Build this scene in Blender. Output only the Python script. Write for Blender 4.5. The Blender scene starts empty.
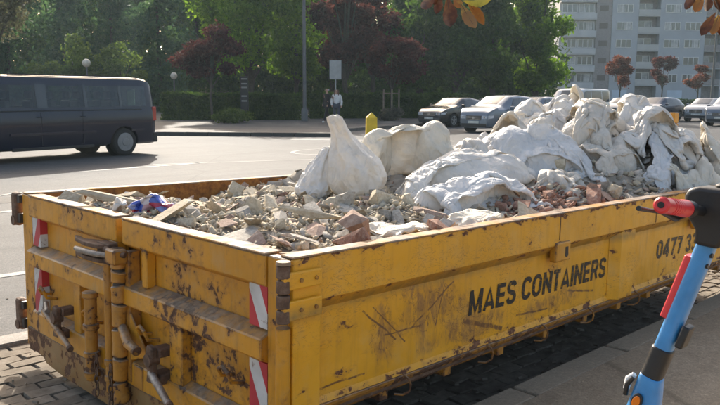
import bpy, bmesh, math, random
import numpy as np
from mathutils import Vector, Matrix, Euler, noise as mnoise
random.seed(7); rng = np.random.default_rng(7)
R = math.radians
SC = bpy.context.scene
COL = SC.collection
# ---------------------------------------------------------------- camera
def cam_axes(yaw, pitch, roll):
    f = np.array([math.sin(yaw)*math.cos(pitch), math.cos(yaw)*math.cos(pitch), -math.sin(pitch)])
    r0 = np.array([math.cos(yaw), -math.sin(yaw), 0.]); u0 = np.cross(r0, f)
    r = math.cos(roll)*r0 + math.sin(roll)*u0; u = -math.sin(roll)*r0 + math.cos(roll)*u0
    return r, u, f
MC = np.array([[0.99974196, 0.00209417, 0.02261934], [-0.00219975, 0.9999868, 0.00464379], [-0.02260932, -0.00469235, 0.99973336]])
CAMP = MC @ np.array([-1.60081702, -1.92815128, 1.522])
cr, cu, cf = cam_axes(R(45), R(8.4), R(0.3))
FPX = 733.16
cam = bpy.data.cameras.new('camera'); camo = bpy.data.objects.new('camera', cam); COL.objects.link(camo)
mw = Matrix.Identity(4)
for i in range(3):
    mw[i][0] = cr[i]; mw[i][1] = cu[i]; mw[i][2] = -cf[i]; mw[i][3] = CAMP[i]
camo.matrix_world = mw
cam.sensor_width = 36; cam.lens = 36*FPX/720; cam.clip_start = 0.05; cam.clip_end = 2000
SC.camera = camo
# ---------------------------------------------------------------- world and sun
SUN_AZ, SUN_EL = R(30), R(29)          # azimuth from +Y towards +X
w = bpy.data.worlds.new('World'); SC.world = w; w.use_nodes = True
nt = w.node_tree; nt.nodes.clear()
sky = nt.nodes.new('ShaderNodeTexSky'); sky.sky_type = 'NISHITA'; sky.sun_disc = False
sky.sun_elevation = SUN_EL; sky.sun_rotation = SUN_AZ; sky.air_density = 0.9; sky.dust_density = 4.0; sky.ozone_density = 0.6
bg = nt.nodes.new('ShaderNodeBackground'); bg.inputs[1].default_value = 0.15
wo = nt.nodes.new('ShaderNodeOutputWorld')
wb = nt.nodes.new('ShaderNodeMix'); wb.data_type = 'RGBA'; wb.blend_type = 'MULTIPLY'; wb.inputs[0].default_value = 1; wb.inputs[7].default_value = (1.07, 1.0, .90, 1)   # the camera's warm white balance
nt.links.new(sky.outputs[0], wb.inputs[6]); nt.links.new(wb.outputs[2], bg.inputs[0]); nt.links.new(bg.outputs[0], wo.inputs[0])
sl = bpy.data.lights.new('sun', 'SUN'); sl.energy = 3.2; sl.angle = R(0.6); sl.color = (1, .935, .83)
so = bpy.data.objects.new('sun', sl); COL.objects.link(so)
sd = Vector((math.sin(SUN_AZ)*math.cos(SUN_EL), math.cos(SUN_AZ)*math.cos(SUN_EL), math.sin(SUN_EL)))
so.rotation_euler = sd.to_track_quat('Z', 'Y').to_euler(); so.location = (0, 0, 30)
SC.view_settings.view_transform = 'Standard'; SC.view_settings.look = 'None'
SC.view_settings.exposure = 1.22; SC.view_settings.gamma = 1
# ---------------------------------------------------------------- helpers
def gz(x, y):
    """height of the street: it falls gently along the kerb beside the container and is level beyond"""
    t = np.clip(1-(np.asarray(y, float)-3)/8, 0, 1); t = t*t*(3-2*t)
    return -(0.02261*np.clip(x, -6, 6.5) + 0.0047*np.clip(y, -4, 3))*t
def spot(px, d):
    """ground point seen at column px, d metres ahead"""
    f = np.array([math.sin(R(45)), math.cos(R(45))]); r = np.array([f[1], -f[0]])
    p = CAMP[:2] + f*d + r*(px-360)/FPX*d*0.99
    return float(p[0]), float(p[1])
def ray(px, py, d):
    v = cr*(px-360)/FPX - cu*(py-202.5)/FPX + cf
    return Vector(CAMP + v*d)
def tag(o, label=None, cat=None, group=None, kind=None):
    if label: o['label'] = label
    if cat: o['category'] = cat
    if group: o['group'] = group
    if kind: o['kind'] = kind
    return o
def empty(name, loc=(0, 0, 0), rz=0, label=None, cat=None, group=None):
    o = bpy.data.objects.new(name, None); COL.objects.link(o); o.empty_display_size = .2
    o.location = loc; o.rotation_euler = (0, 0, rz)
    return tag(o, label, cat, group)
def link(name, me, mat=None, parent=None, smooth=False):
    o = bpy.data.objects.new(name, me); COL.objects.link(o)
    if mat and len(me.materials) == 0: me.materials.append(mat)
    if parent: o.parent = parent
    if smooth:
        me.polygons.foreach_set('use_smooth', [True]*len(me.polygons))
    return o
def npmesh(name, V, F):
    me = bpy.data.meshes.new(name); V = np.asarray(V, np.float32); F = np.asarray(F, np.int32)
    k = F.shape[1]
    me.vertices.add(len(V)); me.vertices.foreach_set('co', V.ravel())
    me.loops.add(F.size); me.loops.foreach_set('vertex_index', F.ravel())
    me.polygons.add(len(F)); me.polygons.foreach_set('loop_start', np.arange(0, F.size, k, dtype=np.int32))
    me.update(calc_edges=True); me.validate()
    return me
class MB:
    """collects shapes into one mesh"""
    def __init__(s): s.v = []; s.f = []
    def add(s, V, F, M=None):
        n = len(s.v)
        for p in V: s.v.append(tuple(M @ Vector(p)) if M is not None else tuple(p))
        for f in F: s.f.append(tuple(i+n for i in f))
        return s
    def box(s, x0, x1, y0, y1, z0, z1, M=None):
        V = [(x, y, z) for x in (x0, x1) for y in (y0, y1) for z in (z0, z1)]
        return s.add(V, [(0,1,3,2),(4,6,7,5),(0,4,5,1),(2,3,7,6),(0,2,6,4),(1,5,7,3)], M)
    def ring(s, pts, radii, n=12, cap=True):
        """tube through pts with a radius at each"""
        pts = [Vector(p) for p in pts]
        if not hasattr(radii, '__len__'): radii = [radii]*len(pts)
        base = len(s.v); up = None
        for i, p in enumerate(pts):
            d = (pts[min(i+1, len(pts)-1)] - pts[max(i-1, 0)]).normalized()
            if up is None:
                up = Vector((0,0,1)) if abs(d.z) < .9 else Vector((1,0,0))
            a = d.cross(up).normalized(); b = a.cross(d).normalized(); up = b
            for k in range(n):
                t = 2*math.pi*k/n
                s.v.append(tuple(p + (a*math.cos(t)+b*math.sin(t))*radii[i]))
        for i in range(len(pts)-1):
            for k in range(n):
                a0 = base+i*n+k; a1 = base+i*n+(k+1) % n
                s.f.append((a0, a1, a1+n, a0+n))
        if cap:
            s.f.append(tuple(base+k for k in range(n))[::-1])
            s.f.append(tuple(base+(len(pts)-1)*n+k for k in range(n)))
        return s
    def prism(s, poly, axis, a, b):
        """polygon (list of 2-d points) extruded along an axis from a to b"""
        def P(u, v, t): return {'x': (t, u, v), 'y': (u, t, v), 'z': (u, v, t)}[axis]
        n = len(poly); V = [P(u, v, a) for u, v in poly]+[P(u, v, b) for u, v in poly]
        F = [tuple(range(n))[::-1], tuple(range(n, 2*n))]+[(i, (i+1) % n, (i+1) % n+n, i+n) for i in range(n)]
        return s.add(V, F)
    def mesh(s, name):
        me = bpy.data.meshes.new(name); me.from_pydata(s.v, [], s.f); me.update()
        bm = bmesh.new(); bm.from_mesh(me); bmesh.ops.recalc_face_normals(bm, faces=bm.faces); bm.to_mesh(me); bm.free()
        return me
    def build(s, name, mat, parent=None, smooth=False, bevel=0, seg=1):
        o = link(name, s.mesh(name), mat, parent)
        if smooth: autosmooth(o)
        if bevel:
            m = o.modifiers.new('bevel', 'BEVEL'); m.width = bevel; m.segments = seg; m.limit_method = 'ANGLE'; m.angle_limit = R(40)
        return o
def autosmooth(o, ang=40):
    me = o.data
    bm = bmesh.new(); bm.from_mesh(me)
    for f in bm.faces: f.smooth = True
    for e in bm.edges:
        if len(e.link_faces) == 2 and e.calc_face_angle(0) > R(ang): e.smooth = False
    bm.to_mesh(me); bm.free()
def boolean(o, cutter_mb, name='cut'):
    cm = cutter_mb.mesh('cut'); c = bpy.data.objects.new('cut', cm); COL.objects.link(c)
    c.parent = o.parent; c.matrix_parent_inverse = o.matrix_parent_inverse.copy()
    m = o.modifiers.new('b', 'BOOLEAN'); m.operation = 'DIFFERENCE'; m.object = c; m.solver = 'EXACT'
    bpy.context.view_layer.update()
    dg = bpy.context.evaluated_depsgraph_get()
    me = bpy.data.meshes.new_from_object(o.evaluated_get(dg))
    o.modifiers.clear(); o.data = me
    bpy.data.objects.remove(c)
def copy_tree(o, parent=None):
    c = o.copy(); COL.objects.link(c)
    if parent: c.parent = parent
    for ch in list(o.children): copy_tree(ch, c)
    return c
# ---------------------------------------------------------------- materials
class NT:
    def __init__(s, name):
        s.m = bpy.data.materials.new(name); s.m.use_nodes = True; s.t = s.m.node_tree
        s.b = s.t.nodes['Principled BSDF']; s.o = s.t.nodes['Material Output']
    def n(s, typ, **kw):
        nd = s.t.nodes.new('ShaderNode'+typ)
        for k, v in kw.items():
            if k.startswith('_'): setattr(nd, k[1:], v)
            else: s.put(nd.inputs[int(k[1:]) if k[0] == 'i' and k[1:].isdigit() else k.replace('_', ' ')], v)
        return nd
    def put(s, sock, v):
        if isinstance(v, bpy.types.NodeSocket): s.t.links.new(v, sock)
        elif isinstance(v, bpy.types.Node): s.t.links.new(v.outputs[0], sock)
        else:
            if sock.type == 'RGBA' and len(v) == 3: v = (*v, 1)
            sock.default_value = v
    def coord(s, k='Object', scale=None, vec=None):
        c = vec if vec is not None else s.n('TexCoord').outputs[k]
        if scale is not None:
            mp = s.n('Mapping', Vector=c); mp.inputs['Scale'].default_value = scale if hasattr(scale, '__len__') else (scale,)*3
            return mp.outputs[0]
        return c
    def noise(s, vec, scale, detail=4, rough=.55, dist=0):
        return s.n('TexNoise', Vector=vec, Scale=scale, Detail=detail, Roughness=rough, Distortion=dist).outputs[0]
    def ramp(s, fac, stops):
        r = s.n('ValToRGB', Fac=fac); e = r.color_ramp.elements
        while len(e) < len(stops): e.new(.5)
        for i, (p, c) in enumerate(stops):
            e[i].position = p; e[i].color = (*c, 1) if hasattr(c, '__len__') else (c, c, c, 1)
        return r.outputs[0]
    def mix(s, fac, a, b, mode='MIX'):
        m = s.t.nodes.new('ShaderNodeMix'); m.data_type = 'RGBA'; m.blend_type = mode
        s.put(m.inputs[0], fac); s.put(m.inputs[6], a); s.put(m.inputs[7], b)
        return m.outputs[2]
    def math(s, op, a, b=0.):
        m = s.n('Math', _operation=op); s.put(m.inputs[0], a); s.put(m.inputs[1], b); return m.outputs[0]
    def bump(s, h, strength=.4, dist=.01, normal=None):
        b = s.n('Bump', Height=h, Strength=strength, Distance=dist)
        if normal is not None: s.put(b.inputs['Normal'], normal)
        s.put(s.b.inputs['Normal'], b.outputs[0]); return b.outputs[0]
    def set(s, **kw):
        for k, v in kw.items(): s.put(s.b.inputs[k.replace('_', ' ')], v)
        return s.m
def plain(name, col, rough=.6, var=.12, scale=6, bump=.0, metallic=0, coat=0, spec=None):
    m = NT(name); c = m.coord()
    n = m.noise(c, scale, 5)
    lo = tuple(max(0, x*(1-var*1.6)) for x in col); hi = tuple(min(1, x*(1+var)) for x in col)
    m.set(Base_Color=m.ramp(n, [(.3, lo), (.7, hi)]), Roughness=m.ramp(n, [(.3, max(0, rough-.07)), (.7, min(1, rough+.07))]), Metallic=metallic, Coat_Weight=coat)
    if spec is not None: m.set(Specular_IOR_Level=spec)
    if bump: m.bump(m.noise(c, scale*5, 4), bump, .005)
    return m.m

def mat_yellow(name='worn_yellow_paint', wear=0., base=(.60, .285, .012)):
    m = NT(name); c = m.coord()
    big = m.noise(c, 1.7, 5, .6)
    paint = m.ramp(big, [(.28, tuple(x*.80 for x in base)), (.5, base), (.75, tuple(min(1, x*1.13) for x in base))])
    # rain streaks of grime
    st = m.noise(m.coord(scale=(14, 14, 1.3)), 2.2, 5, .65)
    paint = m.mix(m.ramp(st, [(.5, 0.), (.78, .55)]), paint, (.25, .13, .03))
    dust = m.noise(c, 9, 6, .7)
    paint = m.mix(m.ramp(dust, [(.52, 0.), (.72, .28)]), paint, (.42, .33, .2))
    # fine scratches, mostly lengthwise
    sc = m.noise(m.coord(scale=(1.2, 1.2, 9)), 9, 4, .6, 1.6)
    scm = m.ramp(sc, [(.485, 0.), (.498, .5), (.511, 0.)])
    gate = m.ramp(m.noise(c, 2.6, 2), [(.5, 0.), (.62, 1.)])
    paint = m.mix(m.math('MULTIPLY', scm, gate), paint, (.2, .09, .03))
    # chipped paint and rust
    a = m.noise(c, 15, 8, .66, .25); b = m.noise(m.coord(scale=(1, 1, .55)), 2.1, 3, .5)
    bv = m.n('Bevel', Radius=.016); bv.samples = 4; ge = m.n('NewGeometry')
    dt = m.n('VectorMath', _operation='DOT_PRODUCT'); m.put(dt.inputs[0], bv.outputs[0]); m.put(dt.inputs[1], ge.outputs['Normal'])
    ed = m.math('SUBTRACT', 1., dt.outputs['Value'])
    f = m.math('ADD', m.math('ADD', m.math('MULTIPLY', a, .7), m.math('MULTIPLY', b, .42)), m.math('MULTIPLY', m.math('MINIMUM', ed, .3), .42))
    hi = .680-wear
    chip = m.ramp(f, [(hi-.006, 0.), (hi+.006, 1.)])
    halo = m.ramp(f, [(hi-.085, 0.), (hi, .7)])
    paint = m.mix(halo, paint, (.27, .115, .025))
    rn = m.noise(c, 38, 5, .7)
    rust = m.ramp(rn, [(.3, (.035, .017, .010)), (.5, (.10, .045, .022)), (.7, (.17, .095, .055))])
    col = m.mix(chip, paint, rust)
    rough = m.mix(chip, (.42,)*3, (.9,)*3)
    nz = m.n('SeparateXYZ', Vector=m.n('NewGeometry').outputs['Normal'])
    dm = m.math('MULTIPLY', m.ramp(nz.outputs[2], [(.35, 0.), (.75, 1.)]), m.ramp(m.noise(c, 11, 6, .7), [(.36, .35), (.58, .95)]))
    col = m.mix(dm, col, m.ramp(m.noise(c, 40, 4), [(.3, (.10, .075, .05)), (.7, (.25, .2, .15))]))
    m.set(Base_Color=col, Roughness=rough)
    h = m.math('SUBTRACT', m.math('ADD', m.math('MULTIPLY', m.noise(c, 3.2, 2), 2.2), m.math('MULTIPLY', rn, .05)), m.math('MULTIPLY', chip, .12))
    m.bump(h, .55, .018)
    return m.m
def mat_side():
    """side of the container: as the paint above, with the big scrape beside the lettering and rust along top and foot"""
    m = NT('side_yellow_paint'); c = m.coord(); base = (.70, .325, .010)
    sep = m.n('SeparateXYZ', Vector=c)
    X, Z = sep.outputs[0], sep.outputs[2]
    big = m.noise(c, 1.3, 5, .6)
    paint = m.ramp(big, [(.28, tuple(x*.84 for x in base)), (.5, base), (.75, tuple(min(1, x*1.1) for x in base))])
    st = m.noise(m.coord(scale=(12, 1, .9)), 2.0, 5, .65)
    paint = m.mix(m.ramp(st, [(.52, 0.), (.8, .5)]), paint, (.32, .16, .03))
    dust = m.noise(c, 6, 6, .7)
    paint = m.mix(m.ramp(dust, [(.5, 0.), (.75, .3)]), paint, (.5, .36, .18))
    def blob(x, z, rx, rz):
        dx = m.math('DIVIDE', m.math('SUBTRACT', X, x), rx); dz = m.math('DIVIDE', m.math('SUBTRACT', Z, z), rz)
        d = m.math('ADD', m.math('MULTIPLY', dx, dx), m.math('MULTIPLY', dz, dz))
        return m.math('SUBTRACT', 1., m.math('SQRT', d))
    def near(z, wd):
        return m.math('MAXIMUM', m.math('SUBTRACT', 1., m.math('DIVIDE', m.math('ABSOLUTE', m.math('SUBTRACT', Z, z)), wd)), 0.)
    wn = m.noise(m.coord(scale=(5, 1, 2.2)), 4.5, 8, .72, .8)
    fld = m.math('MAXIMUM', m.math('MAXIMUM', blob(.82, .69, .30, .16), blob(1.12, .52, .40, .07)), m.math('MAXIMUM', blob(1.9, .52, .35, .07), blob(.52, .62, .08, .2)))
    fz = m.math('ADD', fld, m.math('MULTIPLY', m.math('SUBTRACT', m.noise(c, 6, 4, .6), .5), 2.2))
    mud = m.math('MULTIPLY', m.ramp(fz, [(.05, 0.), (.5, 1.)]), m.ramp(wn, [(.40, .05), (.60, .85)]))
    paint = m.mix(mud, paint, (.27, .125, .04))
    ln1 = m.ramp(m.noise(m.coord(scale=(1.6, 1, 1)), 5.5, 5, .6, 2.2), [(.482, 0.), (.498, 1.), (.514, 0.)])
    paint = m.mix(m.math('MULTIPLY', ln1, m.ramp(fz, [(-.1, 0.), (.4, .95)])), paint, (.12, .05, .025))
    wob = m.math('MULTIPLY', m.math('SUBTRACT', m.noise(c, 7, 4, .6), .5), .035)
    def seg(x0, z0, x1, z1, wd):
        ll = math.hypot(x1-x0, z1-z0); ux_, uz_ = (x1-x0)/ll, (z1-z0)/ll
        a_ = m.math('ADD', m.math('MULTIPLY', m.math('SUBTRACT', X, x0), ux_), m.math('MULTIPLY', m.math('SUBTRACT', Z, z0), uz_))
        b_ = m.math('ADD', m.math('SUBTRACT', m.math('MULTIPLY', m.math('SUBTRACT', X, x0), -uz_), m.math('MULTIPLY', m.math('SUBTRACT', Z, z0), -ux_)), wob)
        ins = m.math('MULTIPLY', m.math('GREATER_THAN', a_, 0.), m.math('LESS_THAN', a_, ll))
        return m.math('MULTIPLY', ins, m.math('MAXIMUM', m.math('SUBTRACT', 1., m.math('DIVIDE', m.math('ABSOLUTE', b_), wd)), 0.))
    sg = None
    for q in ((.40, .73, .60, .57, .006), (.46, .74, .66, .55, .004), (.53, .60, .76, .60, .005), (1.06, .56, 1.38, .46, .016), (.70, .60, .98, .76, .006), (.86, .58, .92, .76, .005), (2.0, .55, 2.3, .50, .008), (.15, .47, .42, .47, .006), (1.5, .50, 1.8, .485, .007)):
        v_ = seg(*q); sg = v_ if sg is None else m.math('MAXIMUM', sg, v_)
    paint = m.mix(m.math('MULTIPLY', m.ramp(sg, [(.1, 0.), (.5, .9)]), m.ramp(m.noise(c, 22, 5, .7), [(.36, .1), (.5, 1.)])), paint, (.13, .055, .025))
    fold = m.math('MULTIPLY', near(.80, .045), m.ramp(m.noise(m.coord(scale=(3, 1, 1)), 5, 5, .7), [(.35, .35), (.6, .9)]))
    paint = m.mix(fold, paint, (.24, .15, .04))  # olive grime plus the shading band under the ridge, put into the colour
    sc = m.noise(m.coord(scale=(2.2, 1, 5)), 5, 4, .6, 1.8)
    scm = m.ramp(sc, [(.486, 0.), (.498, .9), (.510, 0.)])
    gate = m.ramp(m.noise(c, 3.1, 2), [(.46, 0.), (.56, 1.)])
    paint = m.mix(m.math('MULTIPLY', scm, gate), paint, (.18, .075, .03))
    # rust eats the paint near the rim, near the fold under the rim and along the foot
    edge = m.math('ADD', m.math('ADD', near(.995, .035), m.math('MULTIPLY', near(.825, .03), .8)), m.math('MULTIPLY', near(.425, .05), .8))
    a = m.noise(m.coord(scale=(1, 1, 1.9)), 9, 8, .7, .3); b = m.noise(c, 1.9, 3, .5)
    f = m.math('ADD', m.math('ADD', m.math('MULTIPLY', a, .7), m.math('MULTIPLY', b, .3)), m.math('MULTIPLY', edge, .125))
    chip = m.ramp(f, [(.618, 0.), (.626, 1.)]); halo = m.ramp(f, [(.565, 0.), (.62, .45)])
    paint = m.mix(halo, paint, (.36, .15, .03))
    rn = m.noise(c, 40, 5, .7)
    rust = m.ramp(rn, [(.3, (.05, .02, .012)), (.5, (.14, .055, .025)), (.7, (.24, .12, .06))])
    m.set(Base_Color=m.mix(chip, paint, rust), Roughness=m.mix(chip, (.45,)*3, (.9,)*3))
    h = m.math('SUBTRACT', m.math('ADD', m.math('MULTIPLY', m.noise(c, 2.6, 3), 2.6), m.math('MULTIPLY', rn, .05)), m.math('MULTIPLY', chip, .12))
    m.bump(h, .6, .02)
    return m.m
def mat_rust(name='rusty_steel', cols=((.04, .022, .014), (.11, .058, .032), (.20, .13, .09)), rough=.75):
    m = NT(name); c = m.coord(); n = m.noise(c, 22, 7, .7)
    m.set(Base_Color=m.ramp(n, [(.3, cols[0]), (.5, cols[1]), (.72, cols[2])]), Roughness=rough)
    m.bump(n, .5, .006); return m.m
def mat_rim():
    m = NT('bare_steel_rim'); c = m.coord(); n = m.noise(c, 11, 7, .65); n2 = m.noise(c, 3, 3)
    col = m.ramp(n, [(.36, (.07, .035, .02)), (.46, (.22, .165, .12)), (.72, (.36, .31, .26))])
    col = m.mix(m.ramp(n2, [(.45, 0.), (.6, .75)]), col, (.42, .19, .02))
    m.set(Base_Color=col, Roughness=m.ramp(n, [(.3, .85), (.7, .6)]), Metallic=.0, Specular_IOR_Level=.3); m.bump(n, .4, .006); return m.m
def mat_asphalt(name, lo, hi, speck=.5, rough=.8, sc=1.):
    m = NT(name); c = m.coord()
    v = m.n('TexVoronoi', Vector=c, Scale=95*sc); fine = m.math('ADD', m.math('MULTIPLY', m.noise(c, 160*sc, 3, .7), .6), m.math('MULTIPLY', m.noise(c, 34, 3, .8), .4))
    big = m.noise(c, .55, 5, .6); mid = m.noise(c, 5, 5, .65)
    base = m.ramp(big, [(.3, lo), (.7, hi)])
    base = m.mix(m.ramp(mid, [(.4, 0.), (.75, .35)]), base, tuple(x*.72 for x in lo))
    g = m.ramp(fine, [(.32, .45), (.5, 1.), (.68, 1.9)])
    base = m.mix(speck, base, m.mix(1., base, g, 'MULTIPLY'))
    tr_ = m.noise(m.coord(scale=(.10, 1.5, 1)), 1.6, 5, .6); base = m.mix(m.ramp(tr_, [(.42, 0.), (.62, .32)]), base, tuple(x*.62 for x in lo))
    st_ = m.noise(c, 1.1, 6, .7); base = m.mix(m.ramp(st_, [(.60, 0.), (.70, .4)]), base, tuple(x*.5 for x in lo))
    sp = m.ramp(v.outputs['Color'], [(.0, .6), (.8, 1.2), (1., 2.0)])
    base = m.mix(speck*.8, base, m.mix(1., base, sp, 'MULTIPLY'))
    # sealed cracks and patches
    cr_ = m.n('TexVoronoi', Vector=m.coord(vec=m.mix(.12, c, m.n('TexNoise', Vector=c, Scale=1.3).outputs[1])), Scale=.33, _feature='DISTANCE_TO_EDGE')
    base = m.mix(m.ramp(cr_.outputs[0], [(0., .5), (.006, 0.)]), base, tuple(x*.4 for x in lo))
    m.set(Base_Color=base, Roughness=rough, Specular_IOR_Level=.2)
    m.bump(m.math('ADD', fine, m.math('MULTIPLY', mid, .6)), .6, .006)
    return m.m
def mat_leaf(name, cols, trans=.45, rough=.5):
    m = NT(name); c = m.coord(); n = m.noise(c, .9, 3); n2 = m.noise(c, 7, 3)
    k = len(cols)
    mixn = m.math('ADD', m.math('MULTIPLY', n, .5), m.math('MULTIPLY', n2, .5))
    col = m.ramp(mixn, [(.36+.28*i/max(1, k-1), cc) for i, cc in enumerate(cols)])
    m.set(Base_Color=col, Roughness=.65, Specular_IOR_Level=.15)
    tr = m.n('BsdfTranslucent', Color=m.mix(1., col, (1.9, 1.95, 1.0), 'MULTIPLY'))
    mx = m.n('MixShader', i0=trans, i1=m.b.outputs[0], i2=tr.outputs[0])
    m.t.links.new(mx.outputs[0], m.o.inputs[0]); return m.m
def mat_bag(name, col, dirt=.4):
    m = NT(name); c = m.coord(); big = m.noise(c, 5, 5, .6)
    cc = m.ramp(big, [(.3, tuple(x*.88 for x in col)), (.6, col)])
    d = m.noise(c, 9, 7, .7); d2 = m.noise(c, 2.2, 2)
    cc = m.mix(m.math('MULTIPLY', m.ramp(d, [(.5, 0.), (.72, dirt)]), m.ramp(d2, [(.4, .2), (.65, 1.)])), cc, (.38, .31, .22))
    m.set(Base_Color=cc, Roughness=.55, Specular_IOR_Level=.35)
    ds = m.n('TexNoise', Vector=c, Scale=5, Detail=3)
    wv0 = m.mix(.16, c, ds.outputs[1])
    v1 = m.n('TexVoronoi', Vector=wv0, Scale=9); v2 = m.n('TexVoronoi', Vector=wv0, Scale=23)
    cre = m.n('TexNoise', Vector=m.coord(scale=(1, 1, .6)), Scale=8, Detail=4, Roughness=.5, Distortion=1.6)
    rid = m.math('ABSOLUTE', m.math('SUBTRACT', cre.outputs[0], .5))
    h = m.math('ADD', m.math('ADD', m.math('MULTIPLY', v1.outputs[0], .9), m.math('MULTIPLY', v2.outputs[0], .10)), m.math('MULTIPLY', rid, -1.5))
    wv = m.n('TexNoise', Vector=m.coord(scale=(300, 300, 60)), Scale=1, Detail=1)
    b1 = m.n('Bump', Height=h, Strength=.75, Distance=.028)
    b2 = m.n('Bump', Height=wv.outputs[0], Strength=.12, Distance=.002, Normal=b1.outputs[0])
    m.put(m.b.inputs['Normal'], b2.outputs[0])
    tr = m.n('BsdfTranslucent', Color=m.mix(1., cc, (1., .93, .78), 'MULTIPLY'), Normal=b1.outputs[0])
    mx = m.n('MixShader', i0=.24, i1=m.b.outputs[0], i2=tr.outputs[0])
    m.t.links.new(mx.outputs[0], m.o.inputs[0]); return m.m
def mat_rubble(name, cols, sc=10):
    m = NT(name); c = m.coord('Generated') ; oi = m.n('ObjectInfo'); co = m.coord()
    v = m.mix(1., co, oi.outputs['Random'], 'ADD')
    n = m.noise(v, sc, 7, .7); n2 = m.noise(v, sc*6, 4)
    col = m.ramp(n, [(.3, cols[0]), (.5, cols[1]), (.68, cols[2])])
    hv = m.n('HueSaturation', Color=col, Value=m.math('ADD', m.math('MULTIPLY', oi.outputs['Random'], .4), .8))
    m.set(Base_Color=hv, Roughness=.9, Specular_IOR_Level=.2); m.bump(m.math('ADD', n, m.math('MULTIPLY', n2, .4)), .7, .008)
    return m.m
def mat_glass(name, tint=(.02, .03, .035), clear=.0):
    m = NT(name); m.set(Base_Color=tint, Roughness=.04, Specular_IOR_Level=.9)
    if clear:
        tr = m.n('BsdfTransparent', Color=(.72, .76, .76)); gl = m.n('BsdfGlossy', Color=(.9, .9, .95), Roughness=.03)
        fr = m.n('Fresnel', IOR=1.5)
        mx = m.n('MixShader', i0=m.math('ADD', m.math('MULTIPLY', fr, .7), .0), i1=tr.outputs[0], i2=gl.outputs[0])
        m.t.links.new(mx.outputs[0], m.o.inputs[0])
    return m.m
def emit(name, col, s):
    m = NT(name); m.set(Base_Color=col, Emission_Color=col, Emission_Strength=s, Roughness=.4); return m.m
YEL = mat_yellow('worn_yellow_paint', .006, (.57, .25, .011)); YEL2 = mat_yellow('battered_yellow_paint', .018, (.56, .25, .014)); YSIDE = mat_side()
YRUSTY = mat_yellow('rust_eaten_yellow_paint', .075, (.44, .19, .02))
RUST = mat_rust(); RUSTIN = mat_rust('orange_rust', ((.07, .025, .01), (.26, .10, .02), (.42, .2, .04)), .85); RIM = mat_rim()
DARKST = mat_rust('dark_steel', ((.015, .013, .012), (.035, .028, .024), (.07, .055, .045)), .6)
PIN = mat_rust('worn_bright_steel', ((.08, .05, .035), (.2, .16, .13), (.42, .38, .34)), .4)
BLACKP = plain('black_lettering', (.012, .012, .013), .5)
ASPH = mat_asphalt('pale_asphalt', (.070, .071, .072), (.100, .101, .103), 1.)
ASPH2 = mat_asphalt('pavement_asphalt', (.29, .222, .148), (.37, .292, .205), .5, .85)
PAVE = mat_rubble('paving_stone', ((.13, .105, .078), (.19, .16, .122), (.26, .225, .178)), 9)
KERB = mat_asphalt('kerb_concrete', (.29, .23, .16), (.37, .305, .225), .4, .85)
WHITEL = mat_asphalt('road_paint', (.20, .197, .19), (.31, .305, .295), .7, .7)
JOINT = mat_asphalt('joint_sand', (.10, .088, .07), (.145, .128, .105), .5)
GUT = mat_asphalt('gutter_concrete', (.25, .235, .21), (.33, .31, .285), .45, .8)
# ---------------------------------------------------------------- ground
def sheet(name, xs, ys, dz, mat, label=None, parent=None, kind='structure', skirt=0):
    xs = np.array(xs, float); ys = np.array(ys, float); n, m_ = len(xs), len(ys)
    X, Y = np.meshgrid(xs, ys, indexing='ij'); Z = gz(X, Y)+dz
    V = np.stack([X, Y, Z], -1).reshape(-1, 3)
    I = np.arange(n*m_).reshape(n, m_)
    F = np.stack([I[:-1, :-1], I[1:, :-1], I[1:, 1:], I[:-1, 1:]], -1).reshape(-1, 4)
    o = link(name, npmesh(name, V, F), mat, parent, True)
    if parent is None: tag(o, label, None, None, kind)
    return o
def sp(*seg):
    out = []
    for a, b, n in seg: out += list(np.linspace(a, b, n, endpoint=False))
    return out+[seg[-1][1]]
gx = sp((-280, -60, 6), (-60, -8, 12), (-8, 14, 66), (14, 60, 20), (60, 480, 12))
ground = sheet('ground', [-290, 490], [-290, 490], -.45, JOINT)
road = sheet('road', gx, sp((2.98, 14, 34), (14, 60, 16), (60, 480, 12)), 0, ASPH)
lane = sheet('parking_lane', gx, sp((.04, 2.8, 12)), -.03, JOINT)
pavement = sheet('pavement', gx, sp((-20, -4, 6), (-4, -.105, 20)), .13, ASPH2)
gutter = sheet('gutter', gx, sp((2.80, 2.98, 3)), .006, GUT)
def strip(name, p0, p1, wd, mat=WHITEL, n=20, dz=.004):
    p0 = np.array(p0); p1 = np.array(p1); d = (p1-p0)/np.linalg.norm(p1-p0); nn = np.array([-d[1], d[0]])*wd/2
    V = []
    for t in np.linspace(0, 1, n+1):
        c = p0+(p1-p0)*t
        for q in (c-nn, c+nn): V.append((q[0], q[1], float(gz(q[0], q[1]))+dz))
    F = [(2*i, 2*i+2, 2*i+3, 2*i+1) for i in range(n)]
    return link(name, npmesh(name, V, F), mat, road)
strip('lane_line', (-30, 4.72), (60, 4.72), .12, n=90)
strip('lane_line', (-30, 8.3), (5.2, 8.3), .11, n=50)
for a in range(6):
    strip('lane_dash', (-14+a*6.2, 12.4), (-11+a*6.2, 12.4), .13)
strip('stop_line', spot(290, 25.5), spot(455, 25.0), .3)
strip('stop_line', spot(330, 23.2), spot(470, 22.8), .25)
strip('lane_line', spot(150, 16.2), spot(330, 17.9), .08)
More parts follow.
